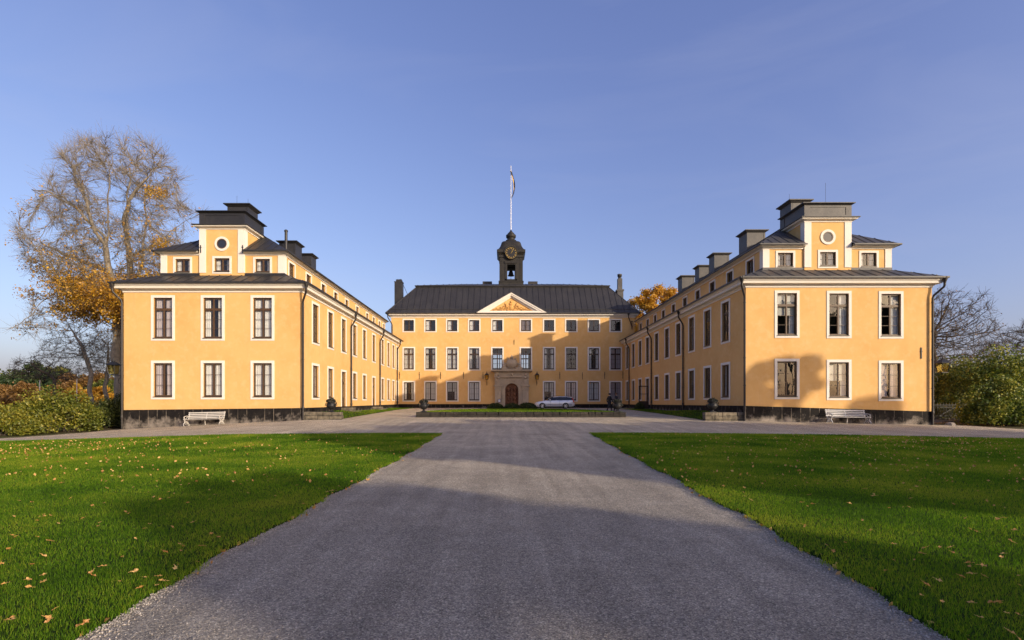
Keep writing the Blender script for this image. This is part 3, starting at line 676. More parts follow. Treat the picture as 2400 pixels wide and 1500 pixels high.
    tc = MB(); cornice_ring(tc, XC-TH, XC+TH, TY, TB, [(0, tz1-.08), (.05, tz1-.08), (.05, tz1), (.12, tz1+.03), (.28, tz1+.07), (.32, tz1+.15), (0, tz1+.16)], back=True)
    tc.build('tower_cornice', M['white'], root)
    pz = tz1+.165; pp = MB(); q = .40
    pp.box(XC-TH-q, XC+TH+q, TY-q, TB+q, pz, pz+.05)
    pp.frustum(XC-TH-q, XC+TH+q, TY-q, TB+q, pz+.05, XC-TH+.02, XC+TH-.02, TY+.02, TB-.02, pz+.16)
    pp.box(XC-TH, XC+TH, TY, TB, pz+.1, pz+.92)
    for (a, b) in ((-TH-.02, -TH+.36), (TH-.36, TH+.02)): pp.box(XC+a, XC+b, TY-.03, TY+.01, pz+.15, pz+.90)
    pp.box(XC-TH+.36, XC+TH-.36, TY-.028, TY+.01, pz+.78, pz+.90); pp.box(XC-TH+.36, XC+TH-.36, TY-.028, TY+.01, pz+.15, pz+.26)
    for sg in (-1, 1):
        for (a, b) in ((TY-.02, TY+.4), (TB-.4, TB+.02)): pp.box(XC+sg*TH-.03, XC+sg*TH+.03, a, b, pz+.15, pz+.9)
    pp.frustum(XC-TH, XC+TH, TY, TB, pz+.92, XC-TH-.16, XC+TH+.16, TY-.16, TB+.16, pz+1.02)
    pp.box(XC-TH-.2, XC+TH+.2, TY-.2, TB+.2, pz+1.02, pz+1.07)
    pp.frustum(XC-TH-.2, XC+TH+.2, TY-.2, TB+.2, pz+1.07, XC-.5, XC+.5, TY+1.2, TB-1.2, pz+1.2)
    pp.build('tower_parapet', mats[2], root)
    # round window
    rz = H0+11.38; m = MB(); N = 28
    vs = []; 
    for r_, y_ in ((.36, TY+.01), (.36, TY-.05), (.52, TY-.05), (.52, TY+.01)):
        vs += [(XC+r_*math.cos(2*PI*k/N), y_, rz+r_*math.sin(2*PI*k/N)) for k in range(N)]
    m.add(vs, [(i*N+k, i*N+(k+1) % N, (i+1)*N+(k+1) % N, (i+1)*N+k) for i in range(3) for k in range(N)])
    rw = m.build('round_window', M['white'], root)
    m = MB(); vs = []
    for r_, y_ in ((.29, TY-.02), (.29, TY-.04), (.36, TY-.04), (.36, TY-.02)):
        vs += [(XC+r_*math.cos(2*PI*k/N), y_, rz+r_*math.sin(2*PI*k/N)) for k in range(N)]
    m.add(vs, [(i*N+k, i*N+(k+1) % N, (i+1)*N+(k+1) % N, (i+1)*N+k) for i in range(3) for k in range(N)])
    fo = m.build('frame', M['brown'], rw); 
    m = MB(); m.add([(XC+.3*math.cos(2*PI*k/N), TY-.012, rz+.3*math.sin(2*PI*k/N)) for k in range(N)], [tuple(range(N))]); m.build('glass', M['roundglass'], rw)
    # --- windows
    for (loc, rz_, w_, h_, st, cv) in win:
        add_window(root, loc, rz_, 'w', w_, h_, st, M['brown'], cv)
    # near-black boxes behind the glass; room darkness is put into their colour
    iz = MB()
    iz.box(xa+.9, xb-.9, D0+.9, D1-.3, zb, zt-.1); iz.box(AX0+.6, AX1-.6, AY+.6, D1-.3, zs, zat-.02); iz.build('dark_backing', M['dark'], root)
    return dict(root=root, XC=XC, X=X, Xin=Xin, XO=XO, zt=zt, ze=ze, zR=zR, xa=xa, xb=xb)
M['roundglass'] = mat('dark_round_pane', (.02, .022, .03), .08, spec=.8)
bL = [38.1, 41.4, 44.8, 48.1, 51.5, 55.2, 59.2, 62.2, 65.0, 67.4]
bR = [37.1, 40.4, 43.8, 47.1, 50.4, 53.8, 57.2, 60.3, 63.4, 66.6]
DM = 68.3
LW = wing(-1, -13.98, 35.5, DM, bL, (2, 5), (M['roof'], M['roof'], M['roof']), 'left yellow palace wing, sunlit on both visible sides, bare tree behind it', (-.36, -.50),
          (('mauve', 'side', 'full'), ('mauve', 'full', 'full')), (('oneside', 'none', 'side', 'full'), ('mauve', 'full', 'side')))
RW = wing(1, 16.10, 34.0, DM, bR, (6,), (M['slate'], M['slate'], M['slate']), 'right yellow palace wing with its courtyard side in shade, green hedge beside it', (-.20, -.58),
          (('blind', 'rightside', 'rightside'), ('none', 'blind', 'mauve')), (('none', 'none', 'side'), ('side', 'none', 'blind')))
for Wg, s, Ds, o_, i_ in ((LW, -1, (46.7, 57.6, 66.9), (LW['XO']-.02, 35.36), (LW['Xin']+.13, 35.38)), (RW, 1, (45.6, 55.4, 65.2), (RW['XO']-.08, 33.84), (RW['Xin']-.13, 33.9))):
    D0 = 35.5 if s < 0 else 34.0; zt = Wg['zt']; r = Wg['root']
    downspout(r, (Wg['Xin']-s*.50, D0-.50, zt+.48), (*i_, zt-.25), gz(i_[0], i_[1])+.0)
    downspout(r, (Wg['XO']+s*.42, D0-.50, zt+.48), (*o_, zt-.25), gz(o_[0], o_[1]))
    for y in Ds: downspout(r, (Wg['Xin']-s*.52, y, zt+.48), (Wg['Xin']-s*.12, y, zt-.3), max(gz(Wg['Xin'], y), H0-1.0))
zr = H0+13.95
for y, zt_, w_, d_ in ((39.6, 15.15, 1.55, 1.5), (48.5, 15.15, 1.5, 1.5), (52.8, 15.25, 1.15, 1.3)): chimney(LW['root'], LW['XC'], y, zr-.9, H0+zt_, w_, d_, M['roof'])
for y, zt_, w_, d_ in ((39.2, 15.3, 1.35, 1.5), (45.9, 15.3, 1.6, 1.5), (52.9, 15.35, 1.5, 1.3), (57.3, 15.3, 1.2, 1.2), (62.4, 15.4, 1.5, 1.4)): chimney(RW['root'], RW['XC'], y, zr-.9, H0+zt_, w_, d_, M['slate'])
m = MB(); m.tube([(LW['XC']+.2, 47.0, zr-.5), (LW['XC']+.2, 47.0, H0+15.7)], .13, 10); m.lathe((LW['XC']+.2, 47.0, H0+15.7), [(.17, 0), (.17, .12), (.05, .2)], 10); m.build('flue_pipe', M['roof'], LW['root'])
for Wg, dx, dy in ((LW, -.3, 39.3), (LW, .25, 39.9), (RW, -.5, 39), (RW, 1.0, 37)):
    m = MB(); m.tube([(Wg['XC']+dx, dy, H0+13.7), (Wg['XC']+dx, dy, H0+15.9)], .009, 5); m.build('lightning_rod', M['iron'], Wg['root'])
for Wg, D0 in ((LW, 35.5), (RW, 34.0)):
    for sx in (-1.5, 1.5):
        if Wg is LW: anchor(Wg['root'], Wg['XC']+sx, H0+11.0, D0+1.17-.02, .55)
anchor(RW['root'], RW['XO']-.72, H0+3.3, 34.0, .75)
# ================================================================= main block
fX = lambda p, D=DM: (p-VX)/F*D
fZ = lambda p, D=DM: (VY-p)/F*D+H0
mx0, mx1, mxc = -14.97, 17.47, 1.15
root = MR = empty('palace_main_block', (mxc, DM, gz(mxc, DM)), 'three-storey yellow palace main block with black roof, pediment and stone portal', 'building')
zt = H0+11.42; zb = H0-1.6
cols = [958.2, 1008.9, 1060, 1111.5, 1165.8, 1232.6, 1287, 1338.8, 1392, 1442.9]
cvm = ['full', 'side', 'full', 'side', 'none', 'none', 'side', 'none', 'side', 'mauve']; cvg = ['side', 'full', 'blind', 'full', None, None, 'blind', 'mauve', 'full', 'mauve']
cva = ['none', 'oneside', 'oneside', 'oneside', 'oneside', 'shutter', 'none', 'none', 'none', 'none']
holes = []; win = []
for i, c in enumerate(cols):
    x = fX(c); a = x-mx0; ww = 1.34
    wood = M['brown'] if i in (0, 5) else M['darkbrown']
    for z0, z1, st, cv in ((9.58, 11.04, 'two', cva[i]), (4.48, 7.28, 'tallgrid', cvm[i]), (.34, 2.75, 'threegrid', cvg[i])):
        if cv is None: continue
        holes.append((a-ww/2, a+ww/2, H0+z0, H0+z1)); win.append(((x, DM, H0+z0), ww, z1-z0, st, cv, wood))
px_ = fX(1199.5)      # portal axis
holes.append((px_-mx0-.88, px_-mx0+.88, gz(px_, DM)-.05, fZ(898)))
w_ = MB(); panel(w_, (mx0, DM, 0), (1, 0, 0), (0, 1, 0), mx1-mx0, zb, zt, holes)
YB = 86.5
rh = [(-.6-mx0-1.2, -.6-mx0+1.1, H0+5.0, H0+8.4), (3.4-mx0-1.0, 3.4-mx0+.9, H0+5.0, H0+8.4)]
panel(w_, (mx0, YB, 0), (1, 0, 0), (0, -1, 0), mx1-mx0, zb, zt, rh)
for x in (mx0, mx1): w_.quad((x, DM, zb), (x, YB, zb), (x, YB, zt), (x, DM, zt))
w_.build('wall', M['plaster'], root)
for loc, ww, hh, st, cv, wood in win: add_window(root, loc, 0, 'w', ww, hh, st, wood, cv)
for a, b, c, d in rh: add_window(root, ((a+b)/2+mx0, YB, c), PI, 'w', b-a, d-c, 'tallgrid', M['darkbrown'], 'none')
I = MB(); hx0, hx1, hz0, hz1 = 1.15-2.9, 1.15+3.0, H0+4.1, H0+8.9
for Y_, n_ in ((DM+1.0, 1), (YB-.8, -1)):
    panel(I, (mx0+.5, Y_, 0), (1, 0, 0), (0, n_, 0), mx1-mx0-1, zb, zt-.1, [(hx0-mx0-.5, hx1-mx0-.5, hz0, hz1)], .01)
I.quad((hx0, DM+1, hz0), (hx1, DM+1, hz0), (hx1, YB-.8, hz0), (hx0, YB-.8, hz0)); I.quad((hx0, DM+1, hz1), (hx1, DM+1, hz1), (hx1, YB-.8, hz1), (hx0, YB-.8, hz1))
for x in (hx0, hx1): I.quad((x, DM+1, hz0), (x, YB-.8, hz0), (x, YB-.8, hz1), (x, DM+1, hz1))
I.build('dark_backing', M['dark'], root)  # near-black panels and tunnel, coloured to keep the rooms dark
# plinth
pl = MB(); low = []
def mp(a, b, zt_):
    n = max(2, int((b-a)/1.0))
    for k in range(n):
        x0 = a+(b-a)*k/n; x1 = a+(b-a)*(k+1)/n; g0 = gz(x0, DM)-.2
        for r_ in range(3):
            z0 = g0+(zt_-g0)*r_/3; z1 = g0+(zt_-g0)*(r_+1)/3
            pl.quad((x0, DM-.08, z0), (x1, DM-.08, z0), (x1, DM-.08, z1), (x0, DM-.08, z1)); low.extend([.55*(1-r_/3)]*2+[.55*(1-(r_+1)/3)]*2)
    pl.quad((a, DM-.08, zt_), (b, DM-.08, zt_), (b, DM+.02, zt_), (a, DM+.02, zt_)); low.extend([0]*4)
mp(-13.95, px_-2.5, H0-.17); mp(px_+2.5, 16.05, H0-.17)
po = pl.build('plinth', M['plinth'], root); at = po.data.attributes.new('low', 'FLOAT', 'POINT'); at.data.foreach_set('value', np.array(low, np.float32))
# string line above the plinth and the cornice
c = MB(); cornice_ring(c, mx0, mx1, DM, YB, [(0, zt-.06), (.06, zt-.06), (.06, zt+.06), (.14, zt+.1), (.14, zt+.16), (.42, zt+.2), (.46, zt+.4), (.54, zt+.46), (0, zt+.47)], back=True)
c.build('cornice', M['white'], root)
r = MB(); e = .62; ze = zt+.50; run = 3.5; zbk = H0+16.1; X0, X1, Y0, Y1 = mx0-e, mx1+e, DM-e, YB+e
bx0, bx1, by0, by1 = X0+run, X1-run, Y0+run, Y1-run
seam_roof(r, (X0, Y0, ze), (X1, Y0, ze), (bx1, by0, zbk), (bx0, by0, zbk), .80, 0, .05)
seam_roof(r, (X0, Y0, ze), (X0, Y1, ze), (bx0, by1, zbk), (bx0, by0, zbk), .80, 0, .05)
seam_roof(r, (X1, Y0, ze), (X1, Y1, ze), (bx1, by1, zbk), (bx1, by0, zbk), .80, 0, .05)
r.quad((X0, Y1, ze), (X1, Y1, ze), (bx1, by1, zbk), (bx0, by1, zbk))
r.box(X0-.03, X1+.03, Y0-.06, Y0, ze-.10, ze+.02); r.box(X0-.06, X0, Y0, Y1, ze-.1, ze+.02); r.box(X1, X1+.06, Y0, Y1, ze-.1, ze+.02)
r.quad((X0, Y0, ze-.03), (X1, Y0, ze-.03), (X1, Y1, ze-.03), (X0, Y1, ze-.03))
# upper low pitch with a moulded break
g = .22; zk = zbk+.10
cornice_ring(r, bx0, bx1, by0, by1, [(0, zbk-.02), (.1, zbk), (.1, zbk+.05), (g, zk), (g, zk+.08)], back=True)
ux0, ux1, uy0, uy1, uz = bx0-g, bx1+g, by0-g, by1+g, zk+.085
ym = (uy0+uy1)/2; zrd = H0+17.95; rx0, rx1 = ux0+6.3, ux1-6.3
seam_roof(r, (ux0, uy0, uz), (ux1, uy0, uz), (rx1, ym, zrd), (rx0, ym, zrd), .8, 0, .05)
r.tri((ux0, uy0, uz), (ux0, uy1, uz), (rx0, ym, zrd)); r.tri((ux1, uy0, uz), (ux1, uy1, uz), (rx1, ym, zrd)); r.quad((ux0, uy1, uz), (ux1, uy1, uz), (rx1, ym, zrd), (rx0, ym, zrd))
# fold lines across the lower slope
p0 = Vector((X0, Y0, ze)); p1 = Vector((bx0, by0, zbk)); q0 = Vector((X1, Y0, ze)); q1 = Vector((bx1, by0, zbk))
for t in (.12,): r.bar(p0.lerp(p1, t)+Vector((0, -.02, .02)), q0.lerp(q1, t)+Vector((0, -.02, .02)), .05, .05)
for (a, b) in ((p0, p1), (q0, q1)): r.tube([a, b], .05, 6)
for x in (fX(1142, 76), fX(1250, 75)): r.box(x-.7, x+.7, ym-1.2, ym-.4, zrd-.5, zrd+.12)
ro = r.build('roof', M['mainroof'], root)
# chimneys
def slab(x0p, x1p, ytp, D, zb_, nm='chimney'):
    m = MB(); x0, x1 = fX(x0p, D), fX(x1p, D); zt_ = fZ(ytp, D); m.box(x0, x1, D, D+1.0, zb_, zt_-.3); m.box(x0+.18, x1-.12, D+.1, D+.9, zt_-.3, zt_-.02)
    m.box(x0-.04, x1+.04, D-.04, D+1.04, zt_-.42, zt_-.3)
    for k in range(3): m.lathe((x0+.35+.25*k, D+.5, zt_-.05), [(.06, 0), (.06, .14)], 8)
    return m.build(nm, M['roof'], root)
slab(924.5, 942.5, 654, 70.2, ze+.3)
m = MB(); D = 71.5; xc = fX(1454, D); zt_ = fZ(641, D)
m.box(xc-.42, xc+.42, D, D+.9, ze+.5, fZ(682, D)); m.box(xc-.5, xc+.5, D-.08, D+.98, fZ(682, D), fZ(678, D)); m.box(xc-.30, xc+.30, D+.12, D+.75, fZ(678, D), fZ(652, D)); m.lathe((xc, D+.45, fZ(652, D)), [(.24, 0), (.24, .35), (.32, .35), (.32, zt_-fZ(652, D))], 12)
m.build('chimney', M['slate'], root)
m = MB(); m.tube([px(939, 654, 70.5), px(957, 694, 69.6)], .03, 6); m.build('stay_rod', M['iron'], root)
D = 72.5; m = MB(); m.box(fX(1436, D), fX(1445, D), D, D+.8, ze+1, fZ(688, D)); m.box(fX(1434, D), fX(1447, D), D-.1, D+.9, fZ(688, D), fZ(685, D)); m.build('roof_hatch', M['slate'], root)
# pediment
D = Y0-.12; a0, a1, ap = fX(1117, D), fX(1281, D), fX(1198, D); zb_ = zt+.47; za = fZ(686, D)
m = MB()
def rake(o1, o2, y0, y1):      # raking band between two offsets
    sl0 = (za-zb_)/(ap-a0); sl1 = (za-zb_)/(a1-ap)
    P = lambda o: [(a0+o/sl0*1.35, zb_), (ap, za-o*1.15), (a1-o/sl1*1.35, zb_)]
    A, B = P(o1), P(o2)
    for i in (0, 1):
        m.ext([(A[i][0], y0, A[i][1]), (A[i+1][0], y0, A[i+1][1]), (B[i+1][0], y0, B[i+1][1]), (B[i][0], y0, B[i][1])], (0, y1-y0, 0))
rake(0, .12, D-.12, DM+2.6); rake(.12, .30, D-.03, DM); rake(.30, .40, D+.12, DM); rake(.40, .52, D+.22, DM)
m.box(a0+.1, a1-.1, D-.10, DM-.3, zb_-.02, zb_+.12); m.box(a0+.4, a1-.4, D-.02, DM-.3, zb_+.12, zb_+.24)
m.build('pediment', M['white'], root)
m = MB(); m.add([(a0+.8, D+.36, zb_+.2), (a1-.8, D+.36, zb_+.2), (ap, D+.36, za-.5)], [(0, 1, 2)])
# solid tympanum body back to the roof
m.ext([(a0+.3, D+.37, zb_), (a1-.3, D+.37, zb_), (ap, D+.37, za-.15)], (0, 3.0, 0)); m.build('tympanum', M['plaster'], root)
m = MB(); m.ext([(a0-.02, D-.13, zb_+.0), (ap, D-.13, za+.03), (ap, D-.13, za+.09), (a0-.1, D-.13, zb_+.06)], (0, 3.9, 0)); m.ext([(a1+.02, D-.13, zb_), (ap, D-.13, za+.03), (ap, D-.13, za+.09), (a1+.1, D-.13, zb_+.06)], (0, 3.9, 0)); m.build('pediment_roof', M['slate'], root)
m = MB()
def spiral(cx, cz, r0, a0_, turns, sgn, y, th=.035):
    pts = []; n = 16
    for k in range(n+1):
        t = k/n; a = a0_+sgn*turns*2*PI*t; rr_ = r0*(1-.8*t); pts.append((cx+rr_*math.cos(a), y, cz+rr_*math.sin(a)))
    return pts
yy = D+.28
for sg in (-1, 1):
    for (dx, dz, r0, a, tn) in ((.5, .55, .30, 0, 1.2), (1.05, .50, .28, 2, -1.2), (1.6, .42, .22, .5, 1.1), (2.1, .36, .15, 2, -1), (2.6, .32, .1, 0, 1), (.55, 1.0, .16, 1, -1), (1.0, .9, .12, 2, 1), (.3, .3, .14, 0, 1), (.8, .28, .1, 1, -1), (1.35, .72, .11, 0, 1), (1.85, .62, .09, 1, -1), (2.35, .5, .08, 2, 1), (.75, 1.2, .09, 1, 1), (1.3, .28, .09, 3, 1), (1.85, .25, .08, 0, -1), (2.9, .26, .07, 1, 1), (.28, .85, .1, 0, -1), (.5, .55, .12, 2, 1)):
        m.tube([(ap+sg*(p[0]), p[1], p[2]) for p in spiral(dx, zb_+dz-.03, r0, a, tn, 1, yy)], [.075*(1-.05*k) for k in range(17)], 6)
    m.tube([(ap+sg*.2, yy, zb_+.3), (ap+sg*.8, yy, zb_+.75), (ap+sg*1.4, yy, zb_+.5), (ap+sg*2.1, yy, zb_+.5), (ap+sg*2.8, yy, zb_+.27)], .05, 6)
m.lathe((ap, yy-.08, zb_+.72), [(.05, -.04), (.26, 0), (.34, .06), (.34, .14)], 14, axis='y'); m.box(ap-.16, ap+.16, yy-.06, yy+.1, zb_+1.1, zb_+1.35); m.lathe((ap, yy-.02, zb_+1.5), [(.03, -.04), (.12, 0), (.16, .1)], 8, axis='y')
m.build('relief', M['reliefp'] if 'reliefp' in M else mat('ochre_stucco_relief', (.60, .33, .10), .85, noise=[(8, (.42, .21, .06), .7, .45, .65)]), root)
# downspouts of the main block
downspout(root, (mx0-.35, DM-.5, zt+.48), (mx0+.15, DM-.12, zt-.5), H0+8.4)
downspout(root, (mx1-.9, DM-.5, zt+.48), (mx1-.35, DM-.12, zt-.7), H0+10.0)
for p, q in ((936.5, 880), (983, 880), (1032.7, 880), (1086.6, 880), (1132, 880), (1312, 880), (1365, 881), (1417, 880), (1459.3, 879)): anchor(root, fX(p), fZ(q), DM, .95)
anchor(root, fX(1205), fZ(802), DM, .65)
# ---------------- portal
yf = DM-.42
m = MB(); A0, A1 = fX(1159, yf), fX(1240, yf); gzp = gz(px_, DM)
FZ = lambda p: fZ(p, yf)
zc = FZ(898.4)-.88; pr = .88
def arch_panel(mb, x0, x1, z0, z1, cx, zc_, r_, ya, yb):
    N = 20; pts = [(cx-r_, z0)]+[(cx-r_*math.cos(PI*k/N), zc_+r_*math.sin(PI*k/N)) for k in range(N+1)]+[(cx+r_, z0)]
    outer = []
    for p in pts:
        if p[1] <= zc_+1e-6 and p[1] == z0: outer.append((x0 if p[0] < cx else x1, z0)); continue
        dx, dz = p[0]-cx, p[1]-zc_; 
        tx = ((x1-cx)/dx if dx > 1e-6 else (x0-cx)/dx if dx < -1e-6 else 1e9); tz = (z1-zc_)/dz if dz > 1e-6 else 1e9
        t = min(tx, tz); outer.append((cx+dx*t, zc_+dz*t))
    for i in range(len(pts)-1):
        a, b, c_, d_ = pts[i], pts[i+1], outer[i+1], outer[i]
        mb.quad((a[0], ya, a[1]), (b[0], ya, b[1]), (c_[0], ya, c_[1]), (d_[0], ya, d_[1])); mb.quad((a[0], ya, a[1]), (b[0], ya, b[1]), (b[0], yb, b[1]), (a[0], yb, a[1]))
    for (cxn, dzn) in ((x0, z1), (x1, z1)):      # corner fill
        near = [o for o in outer if abs(o[0]-cxn) < 1e-6]; nt_ = [o for o in outer if abs(o[1]-dzn) < 1e-6]
        if near and nt_:
            p = max(near, key=lambda o: o[1]); q = min(nt_, key=lambda o: abs(o[0]-cxn)); mb.tri((cxn, ya, dzn), (p[0], ya, p[1]), (q[0], ya, q[1]))
zs0 = gzp-.1
arch_panel(m, fX(1175, yf), fX(1224, yf), zs0, FZ(881), px_, zc, pr, yf+.08, DM+.25)
# moulded archivolt
N = 22
for r0, r1, y_ in ((pr, pr+.12, yf+.02), (pr+.12, pr+.34, yf-.02), (pr+.34, pr+.44, yf-.08)):
    for k in range(N):
        a, b = PI*k/N, PI*(k+1)/N; P = lambda rr_, t: (px_-rr_*math.cos(t), zc+rr_*math.sin(t))
        q = [P(r0, a), P(r1, a), P(r1, b), P(r0, b)]; m.ext([(x, y_, z) for x, z in q], (0, .14, 0))
    for sg in (-1, 1):
        xa_, xb_ = sorted((px_+sg*r0, px_+sg*r1)); m.box(xa_, xb_, y_, y_+.14, zs0, zc)
for (p0_, p1_) in ((1160, 1175), (1224, 1239)):
    xa_, xb_ = fX(p0_, yf), fX(p1_, yf)
    m.box(xa_, xb_, yf-.10, DM, zs0, FZ(914)); m.box(xa_-.1, xb_+.1, yf-.2, DM, zs0, FZ(946)); m.box(xa_-.07, xb_+.07, yf-.16, DM, FZ(914), FZ(911)); m.box(xa_-.02, xb_+.02, yf-.12, DM, FZ(911), FZ(906)); m.box(xa_-.16, xb_+.16, yf-.24, DM, FZ(906), FZ(902.5))
    m.box(xa_-.02, xb_+.02, yf-.02, DM, FZ(902.5), FZ(884))
    # carved herm pilaster on the upper stage
    xc = (xa_+xb_)/2
    m.frustum(xc-.13, xc+.13, yf-.16, yf, FZ(902), xc-.26, xc+.26, yf-.22, yf, FZ(889)); m.lathe((xc, yf-.12, FZ(888.5)), [(.05, 0), (.17, .08), (.2, .2), (.12, .32), (.05, .36)], 10); m.box(xc-.34, xc+.34, yf-.2, yf, FZ(902.3), FZ(900.8))
m.box(A0-.06, A1+.06, yf-.14, DM, FZ(884.5), FZ(882.5)); m.box(A0, A1, yf-.04, DM, FZ(882.5), FZ(873)); 
for (p0_, p1_) in ((1162, 1173), (1226, 1237), (1194, 1205)):
    m.box(fX(p0_, yf), fX(p1_, yf), yf-.12, yf-.03, FZ(882.3), FZ(873.2)); xc = fX((p0_+p1_)/2, yf); m.lathe((xc, yf-.2, FZ(878)), [(.03, -.05), (.14, 0), (.2, .1)], 10, axis='y')
m.frustum(A0-.04, A1+.04, yf-.1, DM, FZ(873), A0-.38, A1+.38, yf-.45, DM, FZ(869.8)); m.box(A0-.42, A1+.42, yf-.5, DM, FZ(869.8), FZ(867.2))
m.box(px_-1.7, px_+1.7, yf-.5, yf+.2, gzp-.3, gzp+.14)
pt = m.build('portal', M['stone'], root)
m = MB(); yc = yf-.1; zc0 = FZ(867)
m.box(fX(1176, yf), fX(1223, yf), yc-.15, yc+.3, zc0, zc0+.16)
m.lathe((px_, yc-.16, zc0+.85), [(.1, -.12), (.36, -.08), (.44, 0), (.5, .04), (.62, .06), (.66, .2), (.6, .28)], 20, axis='y')
for k in range(14): 
    a = 2*PI*k/14; m.lathe((px_+.66*math.cos(a), yc-.02, zc0+.85+.66*math.sin(a)), [(.05, -.08), (.11, 0), (.11, .12)], 7, axis='y')
for sg in (-1, 1):
    for dx, dz, r0, a, tn in ((.95, .35, .24, 0, 1.1), (1.3, .28, .13, 2, 1), (.62, .25, .15, 1, -1), (.8, .75, .16, 2, -1), (.5, 1.4, .13, 1, 1)):
        m.tube([(px_+sg*p[0], p[1], p[2]) for p in spiral(dx, zc0+dz, r0, a, tn, 1, yc)], .07, 6)
    m.lathe((px_+sg*1.02, yc+.05, zc0+.5), [(.1, 0), (.06, .1), (.12, .2), (.1, .3), (.03, .42), (.05, .48), (.01, .55)], 8)
    m.box(px_+sg*1.0-.25, px_+sg*1.0+.25, yc-.05, yc+.2, zc0+.14, zc0+.45)
m.lathe((px_, yc, zc0+1.42), [(.2, 0), (.26, .05), (.2, .14), (.3, .22), (.24, .3), (.1, .38), (.05, .42), (.08, .48), (.02, .58)], 10)
m.build('crest', M['stone'], root)
m = MB(); yd = DM+.12; N = 16
for sg in (-1, 1):
    pts = [(px_+sg*.012, gzp+.14)]+[(px_+sg*max(.012, pr*math.sin(PI/2*k/N)), zc+pr*math.cos(PI/2*k/N)) for k in range(N+1)]+[(px_+sg*pr, gzp+.14)]
    m.ext([(x, yd, z) for x, z in pts], (0, .08, 0))
    for zz in (gzp+.3, gzp+.9, gzp+1.5, gzp+2.1):
        x0_, x1_ = sorted((px_+sg*.1, px_+sg*.76)); 
        if zz+.5 < zc+.55: m.frustum(x0_, x1_, yd-.0, yd+.02, zz, x0_, x1_, yd-.0, yd+.02, zz+.5); m.lathe(((x0_+x1_)/2, yd-.04, zz+.25), [(.03, -.03), (.14, 0), (.2, .05)], 8, axis='y'); [m.box(a_, b_, yd-.045, yd, c_, d_) for a_, b_, c_, d_ in ((x0_, x0_+.06, zz, zz+.5), (x1_-.06, x1_, zz, zz+.5), (x0_, x1_, zz, zz+.06), (x0_, x1_, zz+.44, zz+.5))]
m.box(px_-.035, px_+.035, yd-.07, yd, gzp+.2, FZ(898)-.12)
do = m.build('door', M['carved'], root)
m = MB(); m.lathe((px_+.12, yd-.1, gzp+1.1), [(.03, 0), (.04, .04), (.02, .08)], 8); m.bar((px_+.12, yd-.1, gzp+1.05), (px_+.12, yd-.1, gzp+1.3), .03, .03); m.build('handle', M['iron'], do)
# ---------------- clock turret
M['turret'] = mat('black_turret_sheet', (.020, .019, .018), .55, .1, noise=[(2, (.034, .032, .029), .7, .4, .7)], bump=(5, .2, .02), spec=.3)
tx, tyf = 1.11, 74.2; TZ = lambda p: fZ(p, tyf); hw = 1.66; ty = tyf+hw
m = MB(); m.box(tx-hw-.08, tx+hw+.08, tyf-.08, ty+hw+.08, TZ(690), TZ(660)); m.box(tx-hw-.16, tx+hw+.16, tyf-.16, ty+hw+.16, TZ(661), TZ(658.5))
ow = .56; oz0, oz1 = TZ(654), TZ(620)
for sx in (-1, 1):
    for sy in (0, 1):
        xa_, xb_ = sorted((tx+sx*ow, tx+sx*hw)); ya_ = tyf if sy == 0 else ty+ow; m.box(xa_, xb_, ya_, ya_+hw-ow, TZ(660), TZ(618))
for (x0_, x1_, y0_, y1_) in ((tx-ow, tx+ow, tyf+.004, ty-ow), (tx-ow, tx+ow, ty+ow, ty+hw-.004), (tx-hw+.004, tx-ow, ty-ow, ty+ow), (tx+ow, tx+hw-.004, ty-ow, ty+ow)):
    m.box(x0_, x1_, y0_, y1_, TZ(660), oz0); m.box(x0_, x1_, y0_, y1_, oz1, TZ(618)-.004)
m.box(tx-hw, tx+hw, tyf, ty+hw, TZ(618), TZ(603))
for k in range(12):           # clapboard/quoin courses on the corners
    z = TZ(657)+k*.27
    for sx in (-1, 1):
        xa_, xb_ = sorted((tx+sx*(hw-.42), tx+sx*(hw+.035))); m.box(xa_, xb_, tyf-.035, tyf+.4, z, z+.235); m.box(xa_, xb_, ty+hw-.4, ty+hw+.035, z, z+.235)
for sx in (-1, 1):
    xa_, xb_ = sorted((tx+sx*.62, tx+sx*.86)); m.box(xa_, xb_, tyf-.07, tyf, TZ(657), TZ(615))
m.box(tx-.95, tx+.95, tyf-.14, tyf, TZ(617), TZ(612)); m.box(tx-.86, tx+.86, tyf-.07, tyf, oz0-.22, oz0-.02); m.box(tx-.7, tx+.7, tyf-.06, tyf, oz1+.0, oz1+.1)
m.build('turret', M['turret'], root)
m = MB(); a = .36
m.box(tx-hw-.1, tx+hw+.1, tyf-.1, ty+hw+.1, TZ(603), TZ(598)); m.frustum(tx-hw-.1, tx+hw+.1, tyf-.1, ty+hw+.1, TZ(598), tx-hw-a, tx+hw+a, tyf-a, ty+hw+a, TZ(592)); m.box(tx-hw-a-.03, tx+hw+a+.03, tyf-a-.03, ty+hw+a+.03, TZ(592), TZ(586))
